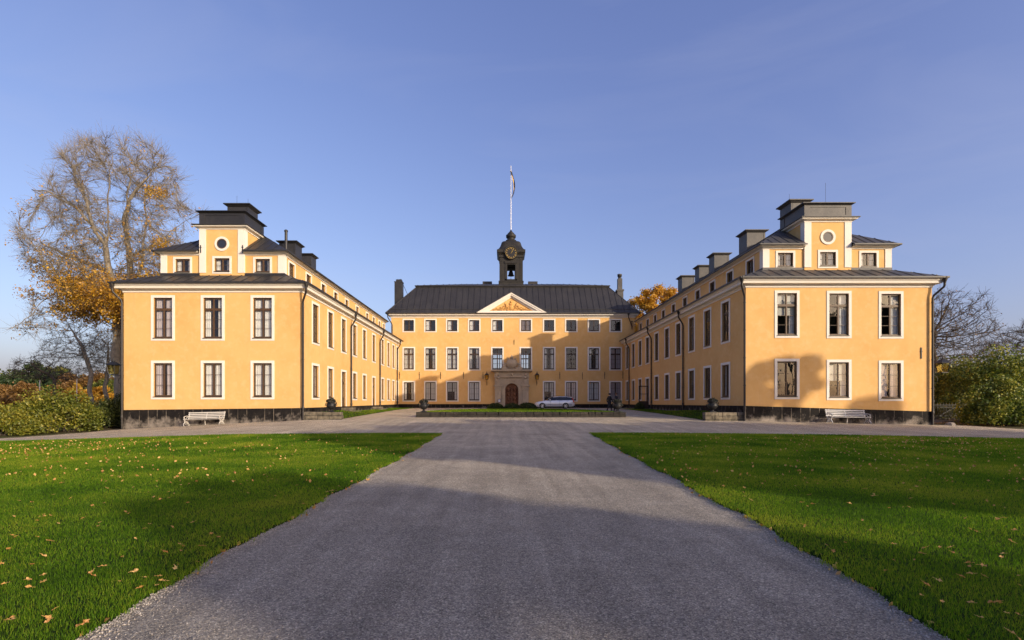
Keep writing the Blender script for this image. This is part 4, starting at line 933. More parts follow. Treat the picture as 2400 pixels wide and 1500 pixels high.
# bell-shaped roof: rounded square loft
def loft(prof, n=32):
    vs = []
    for rr_, z, sq in prof:
        for k in range(n):
            t = 2*PI*k/n+PI/n; ct, st = math.cos(t), math.sin(t); p_ = 2+sq*8
            q = (abs(ct)**p_+abs(st)**p_)**(-1/p_); vs.append((tx+rr_*q*ct, ty+rr_*q*st, z))
    fs = [(i*n+k, i*n+(k+1) % n, (i+1)*n+(k+1) % n, (i+1)*n+k) for i in range(len(prof)-1) for k in range(n)]
    m.add(vs, fs, 0, True)
loft([(2.08, TZ(586), 1), (1.98, TZ(584.5), 1), (1.78, TZ(581), 1), (1.60, TZ(576), .9), (1.5, TZ(571), .8), (1.42, TZ(566), .7), (1.28, TZ(563), .6), (.95, TZ(561), .4), (.8, TZ(560), .3), (.8, TZ(557), .2), (.62, TZ(556), .1), (.56, TZ(553), 0), (.60, TZ(549.5), 0), (.72, TZ(548.5), 0), (.74, TZ(543), 0), (.62, TZ(541.5), 0), (.42, TZ(540.5), 0), (.5, TZ(539), 0), (.32, TZ(536), 0), (.16, TZ(533), 0), (.08, TZ(530), 0)])
# arched hood over the clock
for k in range(18):
    t0, t1 = PI*k/18, PI*(k+1)/18
    q = [(tx-r_*math.cos(t), TZ(594.5)+r_*math.sin(t)) for r_, t in ((.86, t0), (1.06, t0), (1.06, t1), (.86, t1))]
    m.ext([(x, tyf-.5, z) for x, z in q], (0, 1.6, 0))
m.lathe((tx, tyf-.36, TZ(594.5)), [(.90, 0), (.90, 1.3)], 28, axis='y')
m.build('turret_dome', M['turret'], root)
m = MB(); m.lathe((tx, tyf-.40, TZ(594.5)), [(.82, 0), (.82, .05)], 32, axis='y'); cf = m.build('clock_face', M['iron'], root)
m = MB(); zc_ = TZ(594.5); yk = tyf-.43
N = 40
for (r0, r1) in ((.775, .80),):
    for k in range(N):
        a, b = 2*PI*k/N, 2*PI*(k+1)/N; m.ext([(tx+r_*math.cos(t), yk, zc_+r_*math.sin(t)) for r_, t in ((r0, a), (r1, a), (r1, b), (r0, b))], (0, .02, 0))
NUM = ['XII', 'I', 'II', 'III', 'IIII', 'V', 'VI', 'VII', 'VIII', 'IX', 'X', 'XI']
for k, tx_ in enumerate(NUM):
    a = PI/2-2*PI*k/12; c = Vector((math.cos(a), 0, math.sin(a))); t_ = Vector((math.sin(a), 0, -math.cos(a)))
    W_ = {'I': .05, 'V': .11, 'X': .12}; tot = sum(W_[q] for q in tx_)*1.0; x_ = -tot/2; sc_ = min(1, .30/tot)
    P = lambda u, v: Vector((tx, yk, zc_))+c*(.65+v)+t_*(u*sc_)
    for ch in tx_:
        ww = W_[ch]; mid = x_+ww/2
        if ch == 'I': m.bar(P(mid, -.09), P(mid, .09), .03, .02)
        elif ch == 'V': m.bar(P(mid, -.09), P(mid-.045, .09), .028, .02); m.bar(P(mid, -.09), P(mid+.045, .09), .018, .02)
        else: m.bar(P(mid-.045, -.09), P(mid+.045, .09), .018, .02); m.bar(P(mid+.045, -.09), P(mid-.045, .09), .028, .02)
        x_ += ww
m.build('numerals', M['gold'], cf)
m = MB()
for ang, ln, wd in ((32.5, .50, .09), (30, .74, .055)):
    a = PI/2-R(ang); d = Vector((math.cos(a), 0, math.sin(a))); nrm = Vector((-d.z, 0, d.x)); o0 = Vector((tx, yk-.04, zc_))
    m.ext([o0-d*.14+nrm*wd*.3, o0-d*.14-nrm*wd*.3, o0+d*ln*.7-nrm*wd*.8, o0+d*ln, o0+d*ln*.7+nrm*wd*.8], (0, .02, 0))
m.build('hands', M['gold'], cf)
m = MB(); m.lathe((tx, ty, TZ(640)), [(.5, 0), (.46, .06), (.36, .2), (.32, .5), (.24, .68), (.08, .75), (.05, .95)], 16); m.lathe((tx, ty, TZ(648)), [(.02, .0), (.07, .05), (.02, .12), (.015, .6)], 8); m.bar((tx-.9, ty, TZ(627)), (tx+.9, ty, TZ(627)), .12, .14); m.build('bell', M['iron'], root)
m = MB(); m.tube([(tx, ty, TZ(534)), (tx, ty, fZ(391, ty))], [.062, .04], 10); m.lathe((tx, ty, fZ(391, ty)), [(.03, 0), (.09, .06), (.03, .14)], 8)
m.build('flagpole', mat('white_flagpole', (.75, .74, .72), .5), root)
# pennant hanging from the pole
n = 26; vs = []
top, bot = fZ(402, ty), fZ(465, ty)
for k in range(n+1):
    t = k/n; z = top+(bot-top)*t; xo = .10+.62*math.sin(PI*min(1, t*1.02))**.8*(.55+.45*t)+.02; wd = .32*(1-t)**.6+.03
    vs += [(tx+xo*1.0+.0, ty-.05+.1*math.sin(t*9), z), (tx+xo-wd*.5, ty-.05-.18*math.sin(t*8+1), z+.12*(1-t)), (tx+xo-wd, ty-.05+.06*math.cos(t*11), z+.25*(1-t)+.05)]
vs[2] = (tx+.06, ty, top+.1); vs[1] = (tx+.12, ty, top)
f1 = [(3*k, 3*k+1, 3*k+4, 3*k+3) for k in range(n)]; f2 = [(3*k+1, 3*k+2, 3*k+5, 3*k+4) for k in range(n)]
m = MB(); m.add(vs, f1, 0); m.m += []; m.add(vs, f2, 1)
p = m.build('pennant', [mat('blue_flag_cloth', (.01, .03, .12), .8), mat('yellow_flag_cloth', (.65, .42, .05), .8)])
tag(p, 'blue and yellow pennant hanging limp from the flagpole above the clock', 'pennant')
# ================================================================= courtyard furniture
# low stone wall of the central lawn
def stone_wall(name, x0, x1, y0, y1, zt, mt, label, group=None, cap=True):
    mb = MB(); n = max(3, int((x1-x0)/.55)); rr = random.Random(int(x0*10))
    cuts = [x0]+sorted(x0+(x1-x0)*(k+rr.uniform(-.33, .33))/n for k in range(1, n))+[x1]
    for k in range(n):
        a = cuts[k]; b = cuts[k+1]-.008; j = rr.uniform(0, .03); t = rr.uniform(-.012, .012); mid = gz((a+b)/2, y0)
        zm = mid+(zt-mid)*rr.uniform(.42, .6)
        mb.box(a, b, y0+j, y1, mid-.2, zm-.006); mb.box(a+rr.uniform(-.01, .01), b+rr.uniform(-.05, .01), y0+rr.uniform(0, .025), y1+.002, zm, zt+t-.004)
    o = mb.build(name, mt); bm = bmesh.new(); bm.from_mesh(o.data); bmesh.ops.bevel(bm, geom=bm.edges[:]+bm.verts[:], offset=.018, segments=1, affect='EDGES'); bm.to_mesh(o.data); bm.free()
    return tag(o, label, 'stone wall', group)
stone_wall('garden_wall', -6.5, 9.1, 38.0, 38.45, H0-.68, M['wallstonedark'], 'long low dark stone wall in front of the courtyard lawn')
stone_wall('garden_wall', -13.9, -11.2, 35.35, 35.9, H0-.64, M['wallstone'], 'short low stone wall at the inner corner of the left wing')
stone_wall('garden_wall', 13.45, 16.05, 34.1, 34.6, H0-.64, M['wallstone'], 'short low stone wall at the inner corner of the right wing')
# urns
def leafcloud(P, size, flat=.6, quad=True):
    n = len(P); d = RNG.normal(size=(n, 3)); d /= np.linalg.norm(d, axis=1)[:, None]
    r = RNG.normal(size=(n, 3)); a = np.cross(d, r); a /= np.linalg.norm(a, axis=1)[:, None]; b = np.cross(d, a)
    s = (size*RNG.uniform(.6, 1.3, n))[:, None]
    v = np.empty((n, 4, 3)); v[:, 0] = P-a*s; v[:, 1] = P-b*s*flat+d*s*.25; v[:, 2] = P+a*s; v[:, 3] = P+b*s*flat+d*s*.25
    return v.reshape(-1, 3), np.arange(4*n).reshape(-1, 4)
urn_mesh = None
def urn(x, y, z, label, lean, seed):
    root = empty('planted_urn', (x, y, z), label, 'urn', 'iron urns on the low stone walls')
    m = MB(); m.box(x-.2, x+.2, y-.2, y+.2, z, z+.05); m.lathe((x, y, z+.05), [(.18, 0), (.15, .03), (.07, .08), (.08, .13), (.2, .18), (.31, .3), (.34, .42), (.30, .52), (.24, .57), (.26, .6), (.33, .63), (.34, .66), (.28, .665)], 20)
    m.build('urn', M['iron'], root)
    g = np.random.default_rng(seed); n = 420; t = g.uniform(0, 2*PI, n); r = np.sqrt(g.uniform(0, 1, n))*.33; h = g.uniform(0, 1, n)
    P = np.stack([x+r*np.cos(t)*(1.0), y+r*np.sin(t), z+.70+.28*h*(1-(r/.42)**2)+lean*0], 1)
    dr = g.uniform(0, 1, 90); t2 = g.uniform(0, 2*PI, 90); P2 = np.stack([x+.40*np.cos(t2)*(.9+.1*dr), y+.40*np.sin(t2), z+.66-.22*dr], 1)
    v, f = leafcloud(np.concatenate([P, P2]), .045); npmesh('plant', v, f, M['heather'], root)
M['heather'] = leafmat('grey_green_and_purple_leaves', (.012, .018, .012), (.03, .038, .026), (.09, .075, .07), scale=5)
urn(fX(993, 38.2), 38.2, H0-.68, 'iron urn with plants on the left end of the long courtyard wall', 0, 1)
urn(fX(1447, 38.2), 38.2, H0-.68, 'iron urn with plants on the right end of the long courtyard wall, before the people', 0, 2)
urn(fX(776, 35.6), 35.62, H0-.64, 'iron urn with plants on the short stone wall by the sunlit left wing', 0, 3)
urn(fX(1670, 34.35), 34.35, H0-.64, 'iron urn with bushy grey-green plants on the short stone wall by the shaded right wing', 0, 4)
# clipped lavender clumps before the portal
def mound(name, x, y, z, rx, ry, rz_, n, size, mt, label, cat, group=None, power=1.):
    t = RNG.uniform(0, 2*PI, n); ph = np.arccos(RNG.uniform(0, 1, n)); r = RNG.uniform(.75, 1.03, n)*(1+.08*np.sin(3*t+x)+.06*np.sin(5*t+2*ph))
    P = np.stack([x+rx*r*np.sin(ph)*np.cos(t), y+ry*r*np.sin(ph)*np.sin(t), z+rz_*r*np.cos(ph)], 1)
    v, f = leafcloud(P, size, .35); o = npmesh(name, v, f, mt); return tag(o, label, cat, group)
for x_, w_, h_, lb in ((1162, 20, .62, 'low dark bushy plant left of the portal door on the courtyard lawn'), (1199, 19, .6, 'low dark bushy plant in front of the portal door'), (1234, 22, .66, 'low dark bushy plant beside the front of the silver car')):
    mound('shrub', fX(x_, 56), 55.6, H0-.68, w_/F*56, 1.1, h_, 5000, .07, M['dark_leaf'], lb, 'shrub', 'low plants in front of the portal')
mound('shrub', fX(1498, 56), 56, gz(15, 56), .55, .5, .75, 1400, .07, M['dark_leaf'], 'small round dark bush beside the open door of the right wing', 'shrub')
# benches
def bench(xc, yc, L, label, paint, tilt):
    z0 = gz(xc, yc); root = empty('park_bench', (xc, yc, z0), label, 'bench', 'slatted benches in front of the palace wings')
    def T(p): return Vector((xc+p[0], yc+p[1], z0+p[2]+p[0]*tilt))
    def bar(mb, a, b, w, h): mb.bar(T(a), T(b), w, h)
    s = MB()
    for k in range(5): bar(s, (-L/2, -.22+.11*k, .44-.008*k), (L/2, -.22+.11*k, .44-.008*k), .085, .028)
    s.build('seat', paint, root)
    b = MB()
    for k in range(4): bar(b, (-L/2, .27+.035*k, .52+.115*k), (L/2, .27+.035*k, .52+.115*k), .028, .072)
    b.build('backrest', paint, root)
    for sx in (-L/2+.06, 0, L/2-.06):
        m = MB()
        if sx == 0:
            bar(m, (0, .255, .42), (0, .40, .90), .035, .03); bar(m, (0, -.24, .42), (0, .24, .39), .035, .03); bar(m, (0, .1, .41), (0, .16, .02), .035, .03); m.build('middle_support', paint, root); continue
        Q = lambda pts, r=.022: m.tube([T((sx, p[0], p[1])) for p in pts], r, 6)
        Q([(.25, .40), (.30, .6), (.40, .92)]); Q([(-.28, .42), (0, .41), (.25, .39)])
        # curled feet
        Q([(-.24, .42), (-.16, .34), (-.19, .22), (-.30, .12), (-.33, .02), (-.25, .0)], .028); Q([(.22, .39), (.14, .30), (.17, .18), (.28, .08), (.33, .01), (.25, .0)], .028)
        Q([(-.17, .30), (-.05, .2), (0, .26), (.05, .2), (.15, .28)]); Q([(-.2, .2), (-.1, .1), (0, .15), (.1, .1), (.17, .18)])
        for c in (-.1, .08): Q([(c+.07*math.cos(t*PI/5), .3+.07*math.sin(t*PI/5)) for t in range(11)], .014)
        # arm scroll
        Q([(.30, .62), (.12, .66), (-.12, .64), (-.27, .60), (-.30, .52), (-.24, .47), (-.19, .52), (-.23, .57)]); Q([(-.26, .60), (-.20, .5), (-.26, .42)], .018); Q([(.2, .62), (.05, .55), (-.05, .47), (-.1, .42)], .016)
        m.build('leg', paint, root)
bench(fX(476, 34.75), 34.85, 2.52, 'white slatted bench with curled iron legs at the sunlit left wing', M['paint'], .022)
bench(fX(1990, 33.3), 33.35, 2.60, 'white slatted bench at the right wing, shade greyed into its paint', M['paintshade'], -.015)
# lanterns
def lantern(cx, cy, cz, wx, wy, label, group, scale=1.):
    """lantern body centred at cx,cy with base cz; wx,wy: where the bracket meets the wall"""
    root = empty('wall_lantern', (wx, wy, cz), label, 'lantern', group)
    s = scale; m = MB(); a, b, h = .17*s, .24*s, .52*s
    for i in (-1, 1):
        for j in (-1, 1): m.bar((cx+i*a, cy+j*a, cz), (cx+i*b, cy+j*b, cz+h), .03*s, .03*s)
    m.box(cx-a-.02, cx+a+.02, cy-a-.02, cy+a+.02, cz-.04, cz); m.box(cx-b-.02, cx+b+.02, cy-b-.02, cy+b+.02, cz+h, cz+h+.03)
    m.frustum(cx-b-.05, cx+b+.05, cy-b-.05, cy+b+.05, cz+h+.03, cx-.07*s, cx+.07*s, cy-.07*s, cy+.07*s, cz+h+.24*s); m.lathe((cx, cy, cz+h+.24*s), [(.08*s, 0), (.1*s, .04), (.03*s, .08), (.05*s, .14), (.01, .24*s)], 8)
    m.build('frame', M['iron'], root)
    g = MB(); g.frustum(cx-a+.004, cx+a-.004, cy-a+.004, cy+a-.004, cz, cx-b+.004, cx+b-.004, cy-b+.004, cy+b-.004, cz+h); g.build('glass', M['lampglass'], root)
    k = MB(); k.tube([(wx, wy, cz-.12), (cx, cy, cz-.12), (cx, cy, cz-.03)], .025*s, 8); d = Vector((cx-wx, cy-wy, 0)); dn = d.normalized()
    pts = []
    for t in range(15):
        A = t/14*2.2*PI; r_ = .30*s*(1-.55*t/14); pts.append((wx+dn.x*(.34*s-r_*math.cos(A)), wy+dn.y*(.34*s-r_*math.cos(A)), cz-.14-.33*s+r_*math.sin(A)*1.0))
    k.tube(pts, .016*s, 6); k.bar((wx, wy-.0, cz-.75*s), (wx, wy, cz), .05, .05); k.build('bracket', M['iron'], root)
GL = 'iron lanterns beside the portal'; GC = 'iron bracket lanterns on the outer corners'
lantern(fX(1141, 67.8), 67.75, fZ(889, 67.8), fX(1141, 67.8), 68.28, 'iron wall lantern left of the stone portal', GL, 1.05)
lantern(fX(1258.5, 67.8), 67.75, fZ(889, 67.8), fX(1258.5, 67.8), 68.28, 'iron wall lantern right of the stone portal, above the car bonnet', GL, 1.05)
lantern(-27.35, 35.9, H0+2.02, -26.36, 35.9, 'bracket lantern on the outer corner of the left wing, before the tree trunk', GC, 1.15)
lantern(29.45, 34.35, H0+2.05, 28.48, 34.35, 'bracket lantern on the outer corner of the right wing, above the gate', GC, 1.15)
# notice by the door
m = MB(); D = 67.55; x0, x1, z0, z1 = fX(1167, D), fX(1173.5, D), fZ(943, D), fZ(935.5, D)
nr = empty('notice_board', ((x0+x1)/2, D, z0), 'small white notice in a dark blue frame on the portal pillar', 'sign')
for a_, b_, c_, d_ in ((x0, x0+.05, z0, z1), (x1-.05, x1, z0, z1), (x0+.05, x1-.05, z0, z0+.05), (x0+.05, x1-.05, z1-.05, z1)): m.box(a_, b_, D-.02, D+.2, c_, d_)
m.build('frame', mat('dark_blue_enamel', (.03, .03, .09), .4), nr)
m = MB(); m.box(x0+.05, x1-.05, D, D+.05, z0+.05, z1-.05)
nf = m.build('paper', mat('white_paper', (.75, .75, .78), .6), nr)
m = MB()
for k in range(6): m.box(x0+.09, x1-.09-.03*(k % 3), D-.004, D-.001, z1-.11-.04*k, z1-.10-.04*k)
m.build('printed_lines', mat('grey_print', (.25, .25, .3), .6), nf)
# open door leaf on the right wing (bay 7)
yb = bR[6]; hx, hy = RW['Xin']-.0, yb+.55; m = MB(); zd = gz(16, yb)+.05; L_ = 1.05; H_ = 2.55
rt = empty('open_door_leaf', (RW['Xin'], yb, zd), None)
rt.parent = RW['root']; rt.location = Vector((RW['Xin'], yb, zd))-RW['root'].location
bpy.data.objects.remove(rt)
x0, x1, y_ = RW['Xin']-1.15, RW['Xin']-.05, yb-.62
for a_, b_, c_, d_ in ((x0, x0+.1, 0, H_), (x1-.1, x1, 0, H_), (x0+.1, x1-.1, 0, .85), (x0+.1, x1-.1, H_-.1, H_), (x0+.1, x1-.1, 1.62, 1.67)): m.box(a_, b_, y_, y_+.05, zd+c_, zd+d_)
dl = m.build('open_door', M['darkbrown'], RW['root']); dl['label'] = 'glazed dark brown door leaf standing open'
m = MB(); m.quad((x0+.1, y_+.025, zd+.85), (x1-.1, y_+.025, zd+.85), (x1-.1, y_+.025, zd+H_-.1), (x0+.1, y_+.025, zd+H_-.1)); m.build('glass', M['glass'], dl)
# door steps on the left wing
for i in (2, 5):
    y = bL[i]; m = MB(); zd = H0-.42; gg = gz(-13, y)
    m.box(-13.98, -13.2, y-.95, y+.95, gg-.3, zd-.0); m.box(-13.2, -12.75, y-1.15, y+1.15, gg-.3, gg+(zd-gg)*.45); m.build('doorstep', M['wallstone'], LW['root'])
m = MB(); y = bR[6]; m.box(15.3, 16.1, y-.9, y+.9, gz(15.5, y)-.2, gz(15.5, y)+.1); m.build('doorstep', M['wallstone'], RW['root'])
# grass strips beside the wings
strip(-13.9, -11.25, 35.95, 66.5, .30, 'grass of the strip along the left wing'); strip(16.02, 13.5, 34.65, 60.0, .34, 'grass of the strip along the right wing')
# stones at the wing corners
def rocks(name, cx, cy, label, sp, n, s):
    m = MB(); rr = random.Random(int(cx))
    for k in range(n):
        x, y = cx+rr.uniform(-sp, sp), cy+rr.uniform(-.25, .25); r_ = s*rr.uniform(.5, 1.1); z = gz(x, y)
        m.lathe((x, y, z-.03), [(r_, 0), (r_*rr.uniform(.8, 1.05), r_*.3), (r_*.6, r_*.62), (r_*.2, r_*.7)], 7, smooth=False, phase=rr.uniform(0, 3))
    o = m.build(name, M['rock']); return o
M['rock'] = mat('pale_weathered_rock', (.27, .24, .20), .9, noise=[(4, (.12, .1, .09), .8, .4, .65)], bump=(12, .6, .03))
tag(rocks('rock', 29.6, 34.0, 0, .1, 1, .34), 'pale rock at the outer foot of the right wing', 'rock'); 
m = MB(); 
for k in range(9):
    x = 30.4+k*.8; m.box(x, x+.78, 37.2+.02*(k % 2), 37.7, gz(x, 37.5)-.2, gz(x, 37.5)+.16-.02*(k % 3))
tag(m.build('kerb', M['rock']), 'low pale stone kerb running under the iron gate', 'kerb')
# iron gate
gr = empty('iron_gate', (35, 38.5, gz(35, 38.5)), 'low black double iron gate before the hedge, right of the palace', 'gate')
g0 = gz(35, 38.5)+.1; D = 38.5; xs = [fX(2188, D), fX(2248, D), fX(2308, D)]
for i in (0, 1):
    m = MB(); a, b = xs[i]+.06, xs[i+1]-.06
    for z in (.08, .3, .95, 1.12): m.bar((a, D, g0+z), (b, D, g0+z), .03, .035)
    n = int((b-a)/.11)
    for k in range(n+1): x = a+(b-a)*k/n; m.bar((x, D, g0+.05), (x, D, g0+(1.12 if k % 2 else 1.28)), .018, .018)
    m.bar((a, D-.02, g0+(1.1 if i else .1)), (b, D-.02, g0+(.1 if i else 1.1)), .02, .03); m.build('gate_leaf', M['iron'], gr)
for x in xs:
    m = MB(); m.bar((x, D, g0-.3), (x, D, g0+1.4), .09, .09); m.lathe((x, D, g0+1.4), [(.06, 0), (.08, .05), (.02, .14)], 8); m.build('post', M['iron'], gr)

# ================================================================= car (faces left)
def car(x0, yc, z0, label):
    root = empty('parked_car', (x0+2.4, yc, z0), label, 'car')
    paint = mat('silver_car_paint', (.72, .73, .76), .3, .25, coat=.8); tyre = mat('tyre_rubber', (.02, .02, .02), .8); rim = mat('alloy_rim', (.55, .56, .58), .3, .9)
    # stations: x, belt z, roof z (None outside cabin), half width, bottom z, roof half width
    S = [(0.00, .58, .58, .62, .34, .60), (.10, .70, .70, .80, .24, .74), (.45, .82, .82, .90, .20, .80), (.95, .90, .90, .92, .20, .80), (1.35, .95, .97, .92, .20, .78), (1.75, .97, 1.24, .92, .20, .66), (2.15, .97, 1.42, .92, .20, .60), (2.8, .98, 1.47, .92, .20, .62), (3.5, .99, 1.46, .92, .20, .62), (4.1, 1.0, 1.42, .91, .22, .61), (4.45, 1.0, 1.36, .88, .26, .60), (4.62, .99, 1.10, .84, .30, .66), (4.72, .94, .96, .80, .34, .72), (4.74, .60, .60, .78, .36, .74)]
    mb = MB(); rings = []
    for x, zb_, zr_, hw_, z1, rw_ in S:
        half = [(hw_*.90, z1), (hw_*.985, z1+.16), (hw_, (z1+zb_)/2+.08), (hw_*.965, zb_-.03), (hw_*.93, zb_), (rw_+.02 if zr_-zb_ > .05 else hw_*.86, zb_+(zr_-zb_)*.86 if zr_-zb_ > .05 else zb_+.012), (rw_-.09, zr_), (.0, zr_+.035)]
        ring = [(x0+x, yc-h_, z0+z_) for h_, z_ in half]+[(x0+x, yc+h_, z0+z_) for h_, z_ in reversed(half[:-1])]
        rings.append(ring)
    n = len(rings[0]); vs = [p for r_ in rings for p in r_]; fs = []; ms = []
    for i in range(len(rings)-1):
        for k in range(n):
            fs.append((i*n+k, i*n+(k+1) % n, (i+1)*n+(k+1) % n, (i+1)*n+k))
    glass = []; body = []
    for idx, f in enumerate(fs):
        i, k = divmod(idx, n)
        if k in (4, n-6) and 4 <= i <= 10: glass.append(f)
        elif k in (5, 6, n-8, n-7) and i in (4, 5): glass.append(f)
        elif k in (5, 6, n-8, n-7) and i == 10: glass.append(f)
        else: body.append(f)
    # wheel arches are darker insets carried by separate parts
    mb.add(vs, body, 0, True); mb.add([rings[0][k] for k in range(n)], [tuple(range(n))]); mb.add([rings[-1][k] for k in range(n)], [tuple(range(n))])
    bo = mb.build('body', paint, root)
    mg = MB(); mg.add(vs, glass, 0, False); 
    go = mg.build('window', M['carglass'], root); 
    mi = MB(); mi.box(x0+1.9, x0+4.4, yc-.5, yc+.5, z0+.5, z0+1.05)
    for xx in (2.1, 3.0):
        for yy in (-.38, .38): mi.box(x0+xx, x0+xx+.18, yc+yy-.22, yc+yy+.22, z0+.9, z0+1.2); mi.box(x0+xx+.03, x0+xx+.12, yc+yy-.1, yc+yy+.1, z0+1.2, z0+1.34)
    mi.build('seats', M['dark'], root)
    mp_ = MB()
    for xp in (2.15, 2.95, 3.78): 
        for sy in (-1, 1): mp_.bar((x0+xp, yc+sy*.875, z0+.97), (x0+xp+.04, yc+sy*.628, z0+1.40), .03, .07)
    for sy in (-1, 1):
        mp_.bar((x0+2.2, yc+sy*.55, z0+1.50), (x0+4.2, yc+sy*.55, z0+1.49), .035, .035)
        for xp in (1.85, 2.9, 3.82): mp_.box(x0+xp, x0+xp+.012, yc+sy*.925-.005, yc+sy*.925+.005, z0+.32, z0+.95)
        mp_.box(x0+.55, x0+4.4, yc+sy*.925-.012, yc+sy*.925+.012, z0+.44, z0+.48); mp_.box(x0+.75, x0+4.1, yc+sy*.9-.02, yc+sy*.9+.02, z0+.19, z0+.26)
    mp_.build('trim', M['iron'], root)
    for sy in (-1, 1):
        m = MB(); m.box(x0+1.72, x0+1.86, yc+sy*.95-.1, yc+sy*.95+.1, z0+.98, z0+1.1); m.build('mirror', paint, root)
        m = MB(); m.frustum(x0+.05, x0+.32, yc+sy*.70-.13, yc+sy*.70+.13, z0+.60, x0+.14, x0+.48, yc+sy*.74-.12, yc+sy*.74+.12, z0+.74); m.build('headlight', mat('headlight_glass', (.7, .72, .75), .1, spec=.9), root)
        m = MB(); m.frustum(x0+4.58, x0+4.735, yc+sy*.77-.09, yc+sy*.77+.09, z0+.74, x0+4.40, x0+4.50, yc+sy*.72-.12, yc+sy*.70+.12, z0+1.30); m.build('tail_light', mat('red_tail_light', (.45, .015, .02), .2), root)
    for xw in (.88, 3.66):
        for sy in (-1, 1):
            yw = yc+sy*.80; m = MB(); m.lathe((x0+xw, yw-.115, z0+.32), [(.20, -.0), (.29, -.01), (.32, .03), (.32, .20), (.29, .24), (.2, .23)], 24, axis='y'); wo_ = m.build('wheel', tyre, root)
            m = MB(); yo = yw+sy*.125
            m.lathe((x0+xw, yo-.01, z0+.32), [(.05, -.01), (.06, .02)], 10, axis='y')
            for k in range(5):
                a = 2*PI*k/5; m.bar((x0+xw, yo, z0+.32), (x0+xw+.2*math.cos(a), yo, z0+.32+.2*math.sin(a)), .03, .06)
            pts = [(x0+xw+.205*math.cos(2*PI*k/20), yo, z0+.32+.205*math.sin(2*PI*k/20)) for k in range(21)]; m.tube(pts, .018, 6); m.build('rim', rim, wo_)
            m = MB(); N = 16; q = []
            for k in range(N+1):
                a = PI*k/N; q.append((a,))
            m.add([(x0+xw+rr_*math.cos(PI*k/N), yc+sy*.928, z0+.32+rr_*math.sin(PI*k/N)) for rr_ in (.30, .385) for k in range(N+1)], [(k, k+1, N+1+k+1, N+1+k) for k in range(N)]); m.build('wheel_arch', M['iron'], root)
car(fX(1254, 61), 62.0, gz(6, 61)+.0, 'silver estate car parked beside the portal, facing left')

